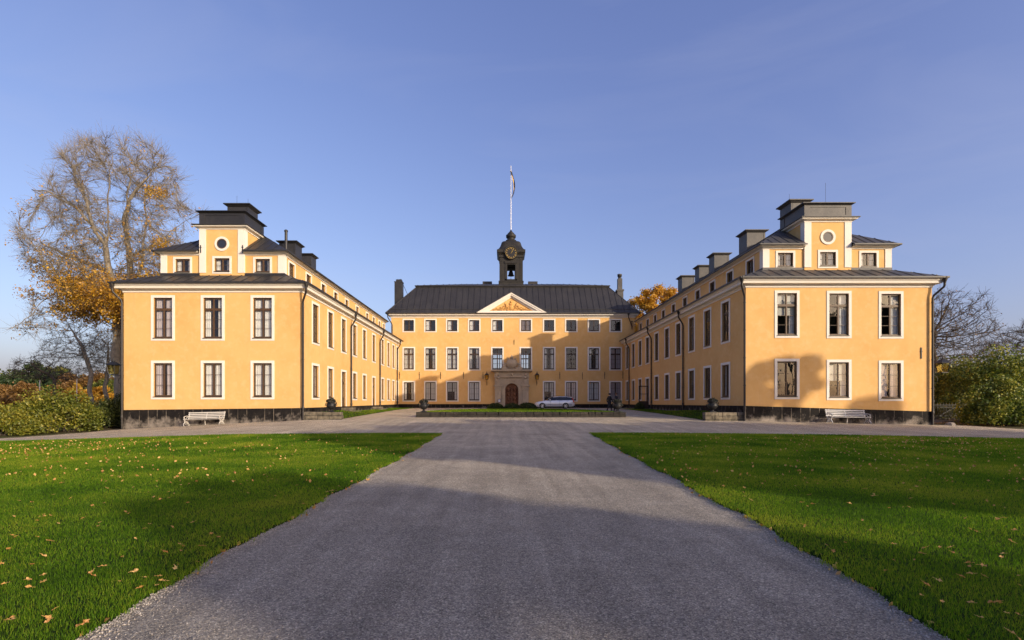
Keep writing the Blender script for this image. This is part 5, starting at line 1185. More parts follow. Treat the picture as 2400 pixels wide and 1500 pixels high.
# ================================================================= people
def skinobj(name, pts, edges, rad, mt, parent, sub=2, loc=(0, 0, 0)):
    me = bpy.data.meshes.new(name); me.from_pydata([Vector(p) for p in pts], edges, []); o = bpy.data.objects.new(name, me); col.objects.link(o)
    sm = o.modifiers.new('skin', 'SKIN'); sm.use_smooth_shade = True
    for v, r_ in zip(me.skin_vertices[0].data, rad): v.radius = (r_, r_) if not isinstance(r_, tuple) else r_
    me.skin_vertices[0].data[0].use_root = True
    s2 = o.modifiers.new('sub', 'SUBSURF'); s2.levels = sub; s2.render_levels = sub; me.materials.append(mt); o.parent = parent; return o
def person(x, y, face, label, ph, hcol, coatc, trouc, h=1.75):
    z = gz(x, y); root = empty('person', (x, y, z), label, 'person', rz=face); s = h/1.75
    P = {'pel': (0, 0, .93), 'sp': (0, .01, 1.12), 'ch': (0, 0, 1.32), 'nk': (0, 0, 1.48), 'hb': (0, -.01, 1.56), 'hd': (0, -.02, 1.65)}
    sw = .20*ph
    for sd, k in ((-1, 'l'), (1, 'r')):
        q = sd*sw
        P['h'+k] = (sd*.09, 0, .90); P['k'+k] = (sd*.10, -q*.9-.02, .50); P['a'+k] = (sd*.10, -q*1.5+max(0, -q)*.2, .09+.04*(q < 0)); P['t'+k] = (sd*.11, -q*1.5-.16, .04)
        P['s'+k] = (sd*.18, 0, 1.40); P['e'+k] = (sd*.235, q*.5+.02, 1.14); P['w'+k] = (sd*.22, q*.8-.06, .90); P['p'+k] = (sd*.215, q*.85-.09, .82)
    sc = lambda p: (p[0]*s, p[1]*s, p[2]*s)
    names = ['pel', 'sp', 'ch', 'nk', 'hb', 'hd']; ed = [('pel', 'sp'), ('sp', 'ch'), ('ch', 'nk'), ('nk', 'hb'), ('hb', 'hd')]
    rad = {'pel': .12, 'sp': .11, 'ch': (.13, .11), 'nk': .052, 'hb': .075, 'hd': .088}
    for k in 'lr':
        names += ['h'+k, 'k'+k, 'a'+k, 't'+k, 's'+k, 'e'+k, 'w'+k, 'p'+k]; ed += [('pel', 'h'+k), ('h'+k, 'k'+k), ('k'+k, 'a'+k), ('a'+k, 't'+k), ('ch', 's'+k), ('s'+k, 'e'+k), ('e'+k, 'w'+k), ('w'+k, 'p'+k)]
        rad.update({'h'+k: .085, 'k'+k: .058, 'a'+k: .042, 't'+k: .035, 's'+k: .055, 'e'+k: .042, 'w'+k: .026, 'p'+k: (.034, .02)})
        sg = -1 if k == 'l' else 1; b = P['p'+k]
        for f in range(4):
            n1, n2 = 'f%s%d' % (k, f), 'g%s%d' % (k, f); dx = (f-1.5)*.019
            P[n1] = (b[0]-sg*.005, b[1]+dx, b[2]-.055); P[n2] = (b[0]-sg*.02, b[1]+dx-.008, b[2]-.095+.006*abs(f-1.5)); names += [n1, n2]; rad[n1] = .009; rad[n2] = .007; ed += [('p'+k, n1), (n1, n2)]
        P['th'+k] = (b[0]-sg*.01, b[1]-.045, b[2]-.02); names.append('th'+k); rad['th'+k] = .010; ed.append(('w'+k, 'th'+k))
    ix = {n: i for i, n in enumerate(names)}
    skin = mat('skin', (.45, .27, .19), .6); coat = mat('dark_wool_coat', coatc, .9); tr = mat('dark_trousers', trouc, .9); hair = mat('hair', hcol, .8)
    skinobj('body', [sc(P[n]) for n in names], [(ix[a], ix[b]) for a, b in ed], [rad[n] for n in names], skin, root, 1)
    cn = ['pel', 'sp', 'ch', 'cl', 'hem', 'sl', 'el', 'wl', 'sr', 'er', 'wr']; Q = dict(P); Q['cl'] = (0, .005, 1.47); Q['hem'] = (0, 0, .60)
    cr = {'pel': (.175, .14), 'sp': (.155, .125), 'ch': (.18, .135), 'cl': .075, 'hem': (.20, .16), 'sl': .078, 'el': .06, 'wl': .046, 'sr': .078, 'er': .06, 'wr': .046}
    ci = {n: i for i, n in enumerate(cn)}
    skinobj('coat', [sc(Q[n]) for n in cn], [(ci[a], ci[b]) for a, b in (('pel', 'sp'), ('sp', 'ch'), ('ch', 'cl'), ('pel', 'hem'), ('ch', 'sl'), ('sl', 'el'), ('el', 'wl'), ('ch', 'sr'), ('sr', 'er'), ('er', 'wr'))], [cr[n] for n in cn], coat, root)
    tn = ['pel', 'hl', 'kl', 'al', 'hr', 'kr', 'ar']; ti = {n: i for i, n in enumerate(tn)}
    skinobj('trousers', [sc(P[n]) for n in tn], [(ti[a], ti[b]) for a, b in (('pel', 'hl'), ('hl', 'kl'), ('kl', 'al'), ('pel', 'hr'), ('hr', 'kr'), ('kr', 'ar'))], [.125, .10, .075, .062, .10, .075, .062], tr, root)
    for k in 'lr':
        a, t = P['a'+k], P['t'+k]; skinobj('shoe', [sc((a[0], a[1]+.04, .05+a[2]-.09)), sc((a[0], a[1]-.05, .045+a[2]-.09)), sc((t[0], t[1]-.03, .035+max(0, a[2]-.09)))], [(0, 1), (1, 2)], [.048, .05, .036], M['iron'], root, 1)
    # hair cap
    m = local(MB()); hd = Vector(sc(P['hd'])); vs = []
    m.lathe((hd.x, hd.y+.015, hd.z-.02), [(.075*s, -.06), (.098*s, -.02), (.104*s, .03), (.09*s, .08), (.05*s, .112), (.005, .122)], 14)
    o = m.build('hair', hair); o.parent = root
    # face
    f = local(MB())
    f.lathe((hd.x, hd.y-.092*s, hd.z-.02), [(.018, .02), (.014, .005), (.004, -.014)], 6, axis='y')
    o = f.build('nose', skin); o.parent = root
    f = local(MB()); 
    for sx in (-1, 1): f.lathe((hd.x+sx*.032, hd.y-.082*s, hd.z+.01), [(.011, .01), (.009, -.002)], 8, axis='y')
    o = f.build('eyes', M['iron']); o.parent = root
    f = local(MB()); f.box(hd.x-.022, hd.x+.022, hd.y-.086*s, hd.y-.06, hd.z-.062, hd.z-.053); o = f.build('mouth', mat('lips', (.35, .12, .1), .6)); o.parent = root
person(fX(1428.5, 47.5), 47.5, 1.9, 'person in long black coat walking, left of the two by the right urn', 1, (.03, .02, .015), (.012, .012, .014), (.015, .015, .018), 1.80)
person(fX(1445.5, 47.5), 47.7, -1.7, 'person in dark coat behind the right urn, right of the two walking', -.6, (.10, .05, .03), (.018, .02, .028), (.02, .02, .025), 1.84)
# ================================================================= trees
from mathutils.kdtree import KDTree
def grow(seeds, attract, step, kill, infl, maxit=400, upb=.0):
    """space colonisation; seeds = list of polylines (first node of each later one is joined to the nearest node)"""
    nodes = []; par = []
    for pl in seeds:
        for i, p in enumerate(pl):
            p = np.array(p, float)
            if i == 0 and nodes: j = int(np.argmin(((np.array(nodes)-p)**2).sum(1))); par_i = j; last = j; continue
            if i == 0: nodes.append(p); par.append(-1); last = 0; continue
            a = nodes[last]; L = np.linalg.norm(p-a); n = max(1, int(L/step))
            ph = RNG.uniform(0, 6, 3); am = min(.35, L*.05)
            for k in range(1, n+1):
                t = k/n; nodes.append(a+(p-a)*t+am*np.sin(PI*t)*np.array([math.sin(5*t+ph[0]), math.sin(4*t+ph[1]), .3*math.sin(6*t+ph[2])])); par.append(last); last = len(nodes)-1
    A = np.array(attract, float); N = np.array(nodes)
    d = np.full(len(A), 1e9); near = np.zeros(len(A), int)
    for j0 in range(0, len(N), 400):
        D = np.linalg.norm(A[:, None]-N[None, j0:j0+400], axis=2); k = D.argmin(1); dm = D[np.arange(len(A)), k]; u = dm < d; d[u] = dm[u]; near[u] = k[u]+j0
    for it in range(maxit):
        act = d < infl
        if not act.any(): break
        idx = near[act]; v = A[act]-np.array(nodes)[idx]; v /= np.linalg.norm(v, axis=1)[:, None]+1e-9
        uq, inv = np.unique(idx, return_inverse=True); acc = np.zeros((len(uq), 3)); np.add.at(acc, inv, v)
        acc += RNG.normal(scale=.12, size=acc.shape)*np.linalg.norm(acc, axis=1)[:, None]; acc[:, 2] += upb
        acc /= np.linalg.norm(acc, axis=1)[:, None]+1e-9
        Nn = np.array(nodes)[uq]+acc*step; st = len(nodes)
        nodes += list(Nn); par += list(uq)
        for j0 in range(0, len(Nn), 300):
            D = np.linalg.norm(A[:, None]-Nn[None, j0:j0+300], axis=2); k = D.argmin(1); dm = D[np.arange(len(A)), k]; u = dm < d; d[u] = dm[u]; near[u] = k[u]+st+j0
        keep = d > kill; A = A[keep]; d = d[keep]; near = near[keep]
        if len(A) == 0 or len(nodes) > 60000: break
    return np.array(nodes), np.array(par)
def radii(nodes, par, tip, p=2.4, rmax=None):
    n = len(nodes); acc = np.zeros(n); r = np.zeros(n); ch = np.zeros(n, int)
    for i in range(n): 
        if par[i] >= 0: ch[par[i]] += 1
    for i in range(n-1, -1, -1):
        r[i] = (acc[i])**(1/p) if ch[i] else tip
        if par[i] >= 0: acc[par[i]] += r[i]**p
    if rmax: r = np.where(r > tip*3, tip*3+(r-tip*3)*(rmax-tip*3)/(r.max()-tip*3), r)
    return r, ch
def add_twigs(nodes, par, r, ch, tip, n_per, length, droop=-.0, maxr=.05, al=.8):
    c = np.where(r < maxr)[0]; c = np.repeat(c, n_per); n = len(c); P = nodes[c]
    pd = P-nodes[np.maximum(par[c], 0)]; pd /= np.linalg.norm(pd, axis=1)[:, None]+1e-9
    nn = [nodes]; pp = [par]; rr = [r]; base = c; b0 = len(nodes)
    d = pd*al+RNG.normal(scale=.5, size=(n, 3)); d[:, 2] += .12+droop; d /= np.linalg.norm(d, axis=1)[:, None]
    for s in range(2):
        P = P+d*(length*RNG.uniform(.4, 1., n)/2)[:, None]; nn.append(P); pp.append(base); rr.append(np.full(n, tip*(.9-.35*s))); base = b0+np.arange(n); b0 += n
        d = d+RNG.normal(scale=.3, size=(n, 3)); d[:, 2] += .1; d /= np.linalg.norm(d, axis=1)[:, None]
    return np.concatenate(nn), np.concatenate(pp), np.concatenate(rr)
def tubes(name, nodes, par, r, mt, parent, big=.06):
    objs = []
    V = []; Fc = []; b = 0
    i = np.where(par >= 0)[0]
    for lo, hi, k in ((big, 99, 9), (0, big, 3)):
        s = i[(r[i] >= lo) & (r[i] < hi)]
        if not len(s): continue
        A = nodes[par[s]]; B = nodes[s]; gp = par[par[s]]; d = B-A; d /= np.linalg.norm(d, axis=1)[:, None]+1e-9
        dp = np.where((gp >= 0)[:, None], A-nodes[np.maximum(gp, 0)], d); dp /= np.linalg.norm(dp, axis=1)[:, None]+1e-9
        main = (r[s] > .62*r[par[s]])[:, None]; da = np.where(main, dp, d); ra = np.where(main[:, 0], r[par[s]], r[s]*1.15)
        def ring(C, dd, rad):
            ref = np.array([.3, .8, .1]); a = np.cross(dd, ref); a /= np.linalg.norm(a, axis=1)[:, None]+1e-9; c = np.cross(dd, a)
            t = 2*PI*np.arange(k)/k; return C[:, None]+(a[:, None]*np.cos(t)[None, :, None]+c[:, None]*np.sin(t)[None, :, None])*rad[:, None, None]
        v = np.concatenate([ring(A, da, ra), ring(B, d, r[s])], 1).reshape(-1, 3); m = len(s)
        o = np.arange(m)[:, None]*2*k+b; q = np.arange(k)
        f = np.stack([o+q, o+(q+1) % k, o+k+(q+1) % k, o+k+q], 2).reshape(-1, 4); V.append(v); Fc.append(f); b += len(v)
    return npmesh(name, np.concatenate(V), np.concatenate(Fc), mt, parent, smooth=True)
def crown_points(n, c, r, power=1., seed=0, lumps=6, squash=.0):
    g = np.random.default_rng(seed); P = []
    t = g.normal(size=(n*2, 3)); t /= np.linalg.norm(t, axis=1)[:, None]
    L = g.normal(size=(lumps*3, 3)); L /= np.linalg.norm(L, axis=1)[:, None]; bump = .78+.26*np.max(np.clip(t@L.T, 0, 1)**10, axis=1)
    rad = g.uniform(0, 1, len(t))**power*bump
    P = t*rad[:, None]*np.array(r)+np.array(c); return P[:n]
def in_poly(pts, poly):
    x, y = pts[:, 0], pts[:, 1]; ins = np.zeros(len(pts), bool); n = len(poly)
    for i in range(n):
        x1, y1 = poly[i]; x2, y2 = poly[(i+1) % n]
        c = ((y1 > y) != (y2 > y)) & (x < (x2-x1)*(y-y1)/(y2-y1+1e-12)+x1); ins ^= c
    return ins
# ---- big half-bare maple left of the palace
def big_maple():
    D = 46.0; tx_, ty_ = fX(279, D), D; g0 = gz(tx_, ty_)
    root = empty('maple_tree', (tx_, ty_, g0), 'tall maple, bare on top with golden leaves low down, left of the palace', 'tree')
    poly = [(250, 300), (330, 312), (385, 345), (420, 380), (432, 440), (462, 500), (458, 580), (450, 640), (420, 700), (330, 740), (255, 760), (190, 745), (150, 700), (100, 760), (60, 795), (25, 790), (60, 730), (40, 690), (60, 640), (30, 600), (12, 520), (30, 480), (75, 460), (85, 410), (115, 370), (130, 335), (180, 325)]
    n = 60000; p = np.stack([RNG.uniform(5, 470, n), RNG.uniform(295, 800, n)], 1); p = p[in_poly(p, poly)]
    cxp, cyp = 255, 520
    ex = ((p[:, 0]-cxp)/225)**2+((p[:, 1]-cyp)/240)**2; hw = 8.0*np.sqrt(np.clip(1-ex*.9, .06, 1)); dd = RNG.uniform(-1, 1, len(p))*hw
    dd = dd*.9; cxx = 262; X = (cxx+(p[:, 0]-cxx)*.93-VX)/F*(D+dd); Z = (VY-(p[:, 1]*.985+10))/F*(D+dd)+H0
    P = np.stack([X, D+dd, Z], 1)
    # denser at the shell
    keep = RNG.uniform(0, 1, len(P)) < .25+.75*np.clip(ex, 0, 1); P = P[keep]; lo = np.sin(P[:, 0]*.9+1)*np.sin(P[:, 1]*.8)+np.sin(P[:, 2]*1.1+P[:, 0]*.5)*.8; P = P[lo > -.55][:5200]
    q = lambda a, b, dy=0: tuple(px(a, b, D)+Vector((0, dy, 0)))
    seeds = [[(tx_, ty_, g0-.2), q(282, 900), q(279, 800), q(283, 740)], [q(283, 740), q(270, 660, -.6), q(264, 590, -.8), q(262, 520, -.5), q(268, 430, -.5), q(262, 360)],
             [q(283, 740), q(298, 670, .6), q(293, 600, .5), q(290, 540, .4), q(283, 460, .8), q(292, 380, .5)], [q(298, 670, .6), q(312, 600, 1.2), q(318, 530, 1.2), q(322, 450, 1.), q(335, 400, 1)],
             [q(264, 590, -.8), q(245, 530, -1.5), q(232, 480, -1.5), q(200, 430, -1), q(170, 390)], [q(262, 560, -.8), q(225, 510, -2), q(160, 470, -2), q(110, 460, -1.5)],
             [q(279, 720), q(240, 700, -1), q(180, 690, -2), q(120, 750, -2), q(80, 775, -2)], [q(272, 650, -.6), q(210, 620, 2), q(130, 590, 2), q(60, 560, 2)], [q(293, 600, .5), q(350, 540, 2), q(400, 500, 2), q(440, 480, 2)], [q(290, 560, .4), q(340, 490, -2), q(390, 430, -2)]]
    nd, pr = grow(seeds, P, .42, .85, 8.0, upb=.05); r, ch = radii(nd, pr, .013, 2.3, .50)
    nd2, pr2, r2 = add_twigs(nd, pr, r, ch, .0095, 7, 1.8, maxr=.024, al=1.25)
    tubes('trunk', nd2, pr2, r2, M['bark'], root, .05)
    tips = nd2[len(nd):]; zp = VY-(tips[:, 2]-H0)/tips[:, 1]*F; xp = VX+tips[:, 0]/tips[:, 1]*F
    prob = .004+.02*sstep(420, 560, zp)+.17*sstep(580, 660, zp)+.5*sstep(640, 700, zp)*sstep(100, 190, xp)
    prob *= np.where((xp < 120) & (zp > 700), .12, 1)*(1-.0*xp); prob += .35*(((xp-365)/28)**2+((zp-450)/14)**2 < 1)+.35*(((xp-375)/22)**2+((zp-575)/18)**2 < 1)
    prob *= .55+.9*(np.sin(tips[:, 0]*1.7)*np.sin(tips[:, 1]*1.3+1)*np.sin(tips[:, 2]*1.9) > -.1)
    k = RNG.uniform(0, 1, len(tips)) < prob; base = tips[k]
    P = np.repeat(base, 5, 0)+RNG.normal(scale=.16, size=(len(base)*5, 3)); P[:, 2] -= .05
    # dense golden mass low by the trunk
    c = nd[(r < .2)]; zc2 = VY-(c[:, 2]-H0)/c[:, 1]*F; xc2 = VX+c[:, 0]/c[:, 1]*F
    c = c[(zc2 > 655) & (xc2 > 140)]; 
    if len(c): e_ = c[RNG.integers(0, len(c), 9000)]+RNG.normal(scale=.42, size=(9000, 3)); P = np.concatenate([P, e_])
    ls = .085; v, f = leafcloud(P, ls, .75); npmesh('crown', v, f, M['gold_leaf'], root)
    print('maple', len(nd), len(nd2), len(P))
big_maple()
def bare_tree(x, y, h, rx, rz_, base, label, mt, seed, leaf=None, nleaf=0, lean=0, na=1500, ls=.06, tr=.2, group=None, twl=1.1, stems=1, name='bare_tree', step=.35):
    g0 = gz(x, y); root = empty(name, (x, y, g0), label, 'tree', group)
    P = crown_points(na, (x+lean, y, g0+h-rz_), (rx, rx*.9, rz_), .5, seed); P = P[P[:, 2] > g0+base]
    rr = random.Random(seed); seeds = [[(x, y, g0-.2), (x+lean*.3+.1, y, g0+base*.6), (x+lean*.55, y, g0+base)]]
    for k in range(stems): seeds.append([(x+lean*.55, y, g0+base), (x+lean+rr.uniform(-1, 1)*rx*.35, y+rr.uniform(-1, 1)*rx*.3, g0+base+(h-base)*.55)])
    nd, pr = grow(seeds, P, step, step*1.6, step*9); r, ch = radii(nd, pr, .017, 2.15, tr)
    nd2, pr2, r2 = add_twigs(nd, pr, r, ch, .013, 4, twl, maxr=.03); tubes('trunk', nd2, pr2, r2, mt, root, .04)
    if leaf:
        tips = nd2[len(nd):]; c = tips[RNG.integers(0, len(tips), nleaf)]+RNG.normal(scale=.14, size=(nleaf, 3)); v, f = leafcloud(c, ls, .7); npmesh('crown', v, f, leaf, root)
    return root
HT = lambda xp, yt, D: (VY-yt)/F*D+H0-gz(fX(xp, D), D)
bare_tree(fX(224, 62), 62, HT(200, 735, 62), 4.6, 4.8, HT(200, 850, 62), 'slim bare leaning tree with a few leaves behind the big maple', M['bark'], 3, M['rust_leaf'], 700, lean=-1.9, tr=.24)
bare_tree(fX(150, 70), 70, HT(110, 820, 70), 5.2, 3.4, HT(110, 890, 70), 'dark bare spreading tree above the yellow-green bush', M['darkbark'], 4, None, 0, lean=-2.5, tr=.2)
bare_tree(fX(248, 64), 64, HT(240, 770, 64), 3.4, 4.2, HT(240, 880, 64), 'small bare tree close against the left wing corner', M['bark'], 8, M['rust_leaf'], 900, lean=.3, tr=.22)
bare_tree(fX(2178, 52), 52, HT(2200, 672, 52), 6.4, 5.4, 3.2, 'spreading bare tree rising behind the outer corner of the right wing', M['darkbark'], 5, M['rust_leaf'], 1100, lean=.8, tr=.36, na=2600, stems=4, ls=.08)
bare_tree(fX(2400, 56), 56, HT(2390, 735, 56), 4.4, 4.2, 4.5, 'bare tree above the hedge at the right edge of the photo', M['darkbark'], 6, None, 0, lean=.4, tr=.3, na=1400, stems=2)
def leafy(name, x, y, h, rx, rz_, mt, label, n, size, seed, group=None, ry=None, bark=None, cat='tree', lift=0, sprd=.62):
    g0 = gz(x, y); root = empty(name, (x, y, g0), label, cat, group); ry = ry or rx*.85; cz = g0+h-rz_
    P0 = crown_points(800, (x, y, cz), (rx, ry, rz_), .45, seed); sd = [[(x, y, g0-.3), (x+.1, y, max(g0+.4, cz-rz_*.7))], [(x+.1, y, max(g0+.4, cz-rz_*.7)), (x, y, cz)]]
    st = max(.35, rx*.14); nd, pr = grow(sd, P0, st, st*1.4, st*14); r, ch = radii(nd, pr, .02+.004*rx, 2.2, .06+.035*rx); tubes('trunk', nd, pr, r, bark or M['darkbark'], root, .08)
    tips = nd[ch == 0]; tips = tips if len(tips) > 10 else nd
    g = np.random.default_rng(seed+50); c = tips[g.integers(0, len(tips), n)]; sp = rx*.13
    P = c+g.normal(size=(n, 3))*sp*sprd*np.array([1, 1, .8])
    v, f = leafcloud(P, size, .75); npmesh('crown', v, f, mt, root); return root
leafy('maple_tree', fX(1538, 94), 94, HT(1538, 668, 94), 5.4, 6.0, M['gold_leaf'], 'golden autumn tree rising behind the roof between main block and right wing', 30000, .16, 21)
# bushes
def bush(x, y, rx, ry, h, mt, label, n, size, seed, group=None, stems=True):
    g0 = gz(x, y); root = empty('shrub', (x, y, g0), label, 'shrub', group); g = np.random.default_rng(seed)
    nl = 46; L = g.normal(size=(nl, 3)); L[:, 2] = np.abs(L[:, 2]); L /= np.linalg.norm(L, axis=1)[:, None]; C = L*np.array([rx, ry, h])*g.uniform(.62, .9, nl)[:, None]+np.array([x, y, g0]); C[:, 2] = np.maximum(C[:, 2], g0+.3)
    k = g.integers(0, nl, n); o = g.normal(size=(n, 3)); o /= np.linalg.norm(o, axis=1)[:, None]; rl = min(rx, h)*.30*g.uniform(.8, 1.3, nl)
    P = C[k]+o*(rl[k]*g.uniform(.55, 1.08, n))[:, None]; P = P[P[:, 2] > g0+.02]; v, f = leafcloud(P, size, .6); npmesh('crown', v, f, mt, root)
    m = MB()
    for i in range(40): 
        c = C[i % nl]; b = (x+(c[0]-x)*.45+g.uniform(-.2, .2), y+(c[1]-y)*.4, g0-.1); m.tube([b, ((b[0]+c[0])/2+g.uniform(-.1, .1), (b[1]+c[1])/2, (b[2]+c[2])/2+.1), tuple(c)], [.03, .022, .01], 5, caps=False)
    m.build('stems', M['darkbark'], root)
bush(fX(105, 33.5), 34.2, 2.9, 2.0, 2.55, M['bush_leaf'], 'large sunlit yellow-green bush at the left end of the drive', 17000, .075, 31)
bush(fX(20, 32), 31.5, 2.2, 1.6, 1.75, M['bush_leaf'], 'lower yellow-green bush at the left edge of the photo', 9000, .07, 32)
bush(fX(222, 37.5), 38.2, 1.9, 1.6, 2.1, M['dark_leaf'], 'dark green bush between the yellow-green bush and the left wing', 9000, .075, 33)
bush(fX(268, 37.5), 39.0, 1.6, 1.6, 2.6, M['dark_leaf'], 'dark green bush close against the left wing corner', 8000, .075, 34)
bush(fX(2290, 44), 45.0, 4.2, 2.2, HT(2290, 838, 45)*.95, M['olive_leaf'], 'large olive-green shrub behind the iron gate', 22000, .10, 35)
bush(fX(2225, 45), 47.0, 2.6, 2.0, 3.9, M['bush_leaf'], 'green shrub between the right wing and the large hedge', 12000, .10, 36)
bush(fX(2385, 40), 41.0, 4.1, 2.3, HT(2385, 822, 41)*.95, M['mixed_leaf'], 'tall green and brown hedge at the right edge of the photo', 26000, .10, 37)
bush(fX(2365, 34.5), 35.0, 2.6, 1.7, 3.1, M['mixed_leaf'], 'nearer glossy green bush right of the iron gate', 13000, .09, 38)
bush(fX(2218, 60), 62.0, 3.0, 2.0, 4.0, M['rust_leaf'], 'russet bush far behind the right wing lantern', 9000, .13, 39)
# far woods on the left
LAB = {'pine_tree': ('green_leaf', 'evergreen'), 'birch_tree': ('rust_leaf', 'russet'), 'maple_tree': ('gold_leaf', 'golden')}
far_list = [(-8, 130, 15, 5.0, 'pine_tree', 'dark evergreen tree at the left edge of the far wood'), (38, 135, 16, 4.6, 'pine_tree', 'rounded evergreen in the far wood beside the leftmost one'), (70, 128, 18, 6.2, 'pine_tree', 'tallest broad evergreen in the far wood'), (20, 118, 11, 5.2, 'birch_tree', 'brownish russet tree below the evergreens at the far left'),
            (62, 105, 11.5, 4.2, 'birch_tree', 'russet tree above the timbered house'), (105, 112, 15.5, 5.6, 'pine_tree', 'dark green tree behind the timbered house'), (140, 120, 16, 5.2, 'olive', 'olive brown tree right of the timbered house'), (178, 108, 14, 4.6, 'birch_tree', 'rusty tree left of the slim leaning tree'),
            (190, 84, 8.5, 3.4, 'maple_tree', 'bright golden tree low behind the dark bushes'), (228, 100, 14, 4.6, 'birch_tree', 'orange brown tree behind the slim leaning tree'), (262, 92, 12, 4.4, 'olive', 'olive tree behind the left wing corner'), (15, 70, 3.9, 2.8, 'birch_tree', 'low rusty tree above the left bush'), (232, 78, 7.2, 3.0, 'maple_tree', 'golden tree just left of the big trunk'), (-60, 120, 15, 6, 'pine_tree', 'evergreen beyond the left edge of the photo')]
TOPS = {-8: 868, 38: 866, 70: 846, 20: 888, 62: 895, 105: 862, 140: 860, 178: 868, 190: 900, 228: 862, 262: 872, 15: 935, 232: 905, -60: 860}
for i, (xp, D, h, rx, k, lb) in enumerate(far_list):
    h = HT(xp, TOPS[xp], D)
    mt = M['olive_leaf'] if k == 'olive' else M[LAB[k][0]]
    leafy('tree' if k == 'olive' else k, fX(xp, D), D, h, rx, h*.42, mt, lb, 20000, .24 if D > 100 else .18, 60+i, 'trees of the far wood at left')
# dense far-off wood that closes the horizon, one mass
def far_wood():
    n = 150000; t = RNG.uniform(0, 1, n); x = np.where(t < .62, -260+t/.62*200, 45+(t-.62)/.38*260); y = RNG.uniform(150, 205, n)
    top = 15+2.6*np.sin(x*.11)+2.0*np.sin(x*.27+1)+1.5*np.sin(x*.61+2); z = ground_z(x, y)+top*RNG.uniform(0, 1, n)**.8
    v, f = leafcloud(np.stack([x, y, z], 1), .42, .7); o = npmesh('far_wood', v, f, M['olive_leaf']); tag(o, 'distant dark wood closing the horizon behind the palace', 'wood', kind='stuff')
far_wood()
# houses glimpsed in the trees at left
def house(xp, D, w_, d_, h_, rh_, wallc, name, label, timber=False):
    x = fX(xp, D); g0 = gz(x, D); root = empty(name, (x, D, g0), label, 'house'); m = MB(); m.box(x-w_/2, x+w_/2, D, D+d_, g0-.5, g0+h_); m.ext([(x-w_/2, D, g0+h_), (x+w_/2, D, g0+h_), (x, D, g0+h_+rh_)], (0, d_, 0)); m.build('wall', mat(name+'_wall', wallc, .9), root)
    m = MB(); 
    for sg in (-1, 1): m.ext([(x+sg*(w_/2+.5), D-.5, g0+h_-.35), (x, D-.5, g0+h_+rh_+.05), (x, D-.5, g0+h_+rh_+.3), (x+sg*(w_/2+.5), D-.5, g0+h_-.1)], (0, d_+1, 0))
    ro = m.build('roof', mat('brown_roof_tiles', (.09, .05, .04), .8), root); m = MB(); m.box(x+1, x+1.8, D+2, D+2.8, g0+h_, g0+h_+rh_+.9); m.build('chimney', M['white'], ro)
    for i in range(3):
        m = MB(); xx = x-w_/2+w_*(i+.5)/3; m.box(xx-.55, xx+.55, D-.06, D+.02, g0+1.0, g0+2.4); wo_ = m.build('window', M['white'], root); m = MB(); m.box(xx-.42, xx+.42, D-.08, D-.05, g0+1.12, g0+2.28); m.build('pane', M['roundglass'], wo_)
    if timber:
        m = MB()
        for i in range(7): xx = x-w_/2+w_*i/6; m.box(xx-.1, xx+.1, D-.05, D-.005, g0+2.7, g0+h_+max(0, rh_*(1-abs(xx-x)/(w_/2)))-.1)
        for i in range(6): xx = x-w_/2+w_*(i+.5)/6; m.bar((xx-.6, D-.04, g0+2.8), (xx+.6, D-.04, g0+h_), .02, .16)
        m.build('timber_frame', M['darkbrown'], root)
house(112, 92, 9.5, 7, 4.6, 2.6, (.66, .63, .58), 'timbered_house', 'white house with dark timber framing glimpsed in the trees at far left', True)
house(2, 84, 6, 5, 3.2, 1.6, (.22, .035, .025), 'red_house', 'small red house at the left edge above the bushes')
# masts near the timbered house
for xp, yt, yb_, lb in ((180, 890, 935, 'tall thin white mast in front of the far wood'), (93, 893, 915, 'thin white mast beside the timbered house')):
    D = 75; m = MB(); p_ = px(xp, yt, D); m.tube([(p_.x, D, gz(p_.x, D)-.2), tuple(p_)], [.07, .05], 8); m.lathe(tuple(p_), [(.03, 0), (.09, .05), (.03, .14)], 8)
    tag(m.build('mast', M['white']), lb, 'mast')
# ================================================================= trees out of frame that shade the forecourt
def shade_tree(tx_, ty_, hc, R_, label, seed, zt_=0., n=30000, size=.24):
    """crown centre height hc stands so its shadow falls round (tx_,ty_,zt_)"""
    t = (hc-zt_)/(-(-SD.z)); x = tx_+SD.x*t; y = ty_+SD.y*t; h = hc+R_*.85-gz(x, y)
    leafy('oak_tree', x, y, h, R_, R_*.9, M['bush_leaf'], label, n, size, seed, 'trees behind the camera that shade the forecourt', bark=M['bark'], sprd=.36 if R_ < 3.2 else .6)
    print('shade', label[:20], round(x), round(y), round(h, 1))
SH = []
def CA_(c, a): return (c*.666-a*.746, c*.746+a*.666)
for c, a, r_ in ((4.2, 3.6, 3.0), (3.6, -7, 2.6), (8.4, -7.6, 2.4), (13.7, 14.6, 3.8), (13.0, 1, 3.6), (13, -11, 3.4), (18.6, 15, 3.8), (18.6, 2, 3.8), (24.5, 13, 4.0), (24.5, 0, 4.2), (31, 3.5, 4.2), (31, -9, 4.2), (37, -4, 3.8), (19, -11, 4.2), (37, -15, 4)):
    SH.append(CA_(c, a)+(12, r_))
ORD = ['first', 'second', 'third', 'fourth', 'fifth', 'sixth', 'seventh', 'eighth', 'ninth', 'tenth', 'eleventh', 'twelfth', 'thirteenth', 'fourteenth', 'fifteenth']
for i, (a, b, h, r_) in enumerate(SH): shade_tree(a, b, h, r_ if i < 3 else r_*1.06, 'broad leafy oak behind the camera, %s of the row that shades the forecourt' % ORD[i], 200+i)
shade_tree(18.5, 34, 15, 2.3, 'leafy oak right of the frame that shades the right wing front', 230, H0+1.15)
shade_tree(24.2, 34, 15, 1.6, 'smaller leafy oak right of the frame beside the right wing front', 231, H0-.7)
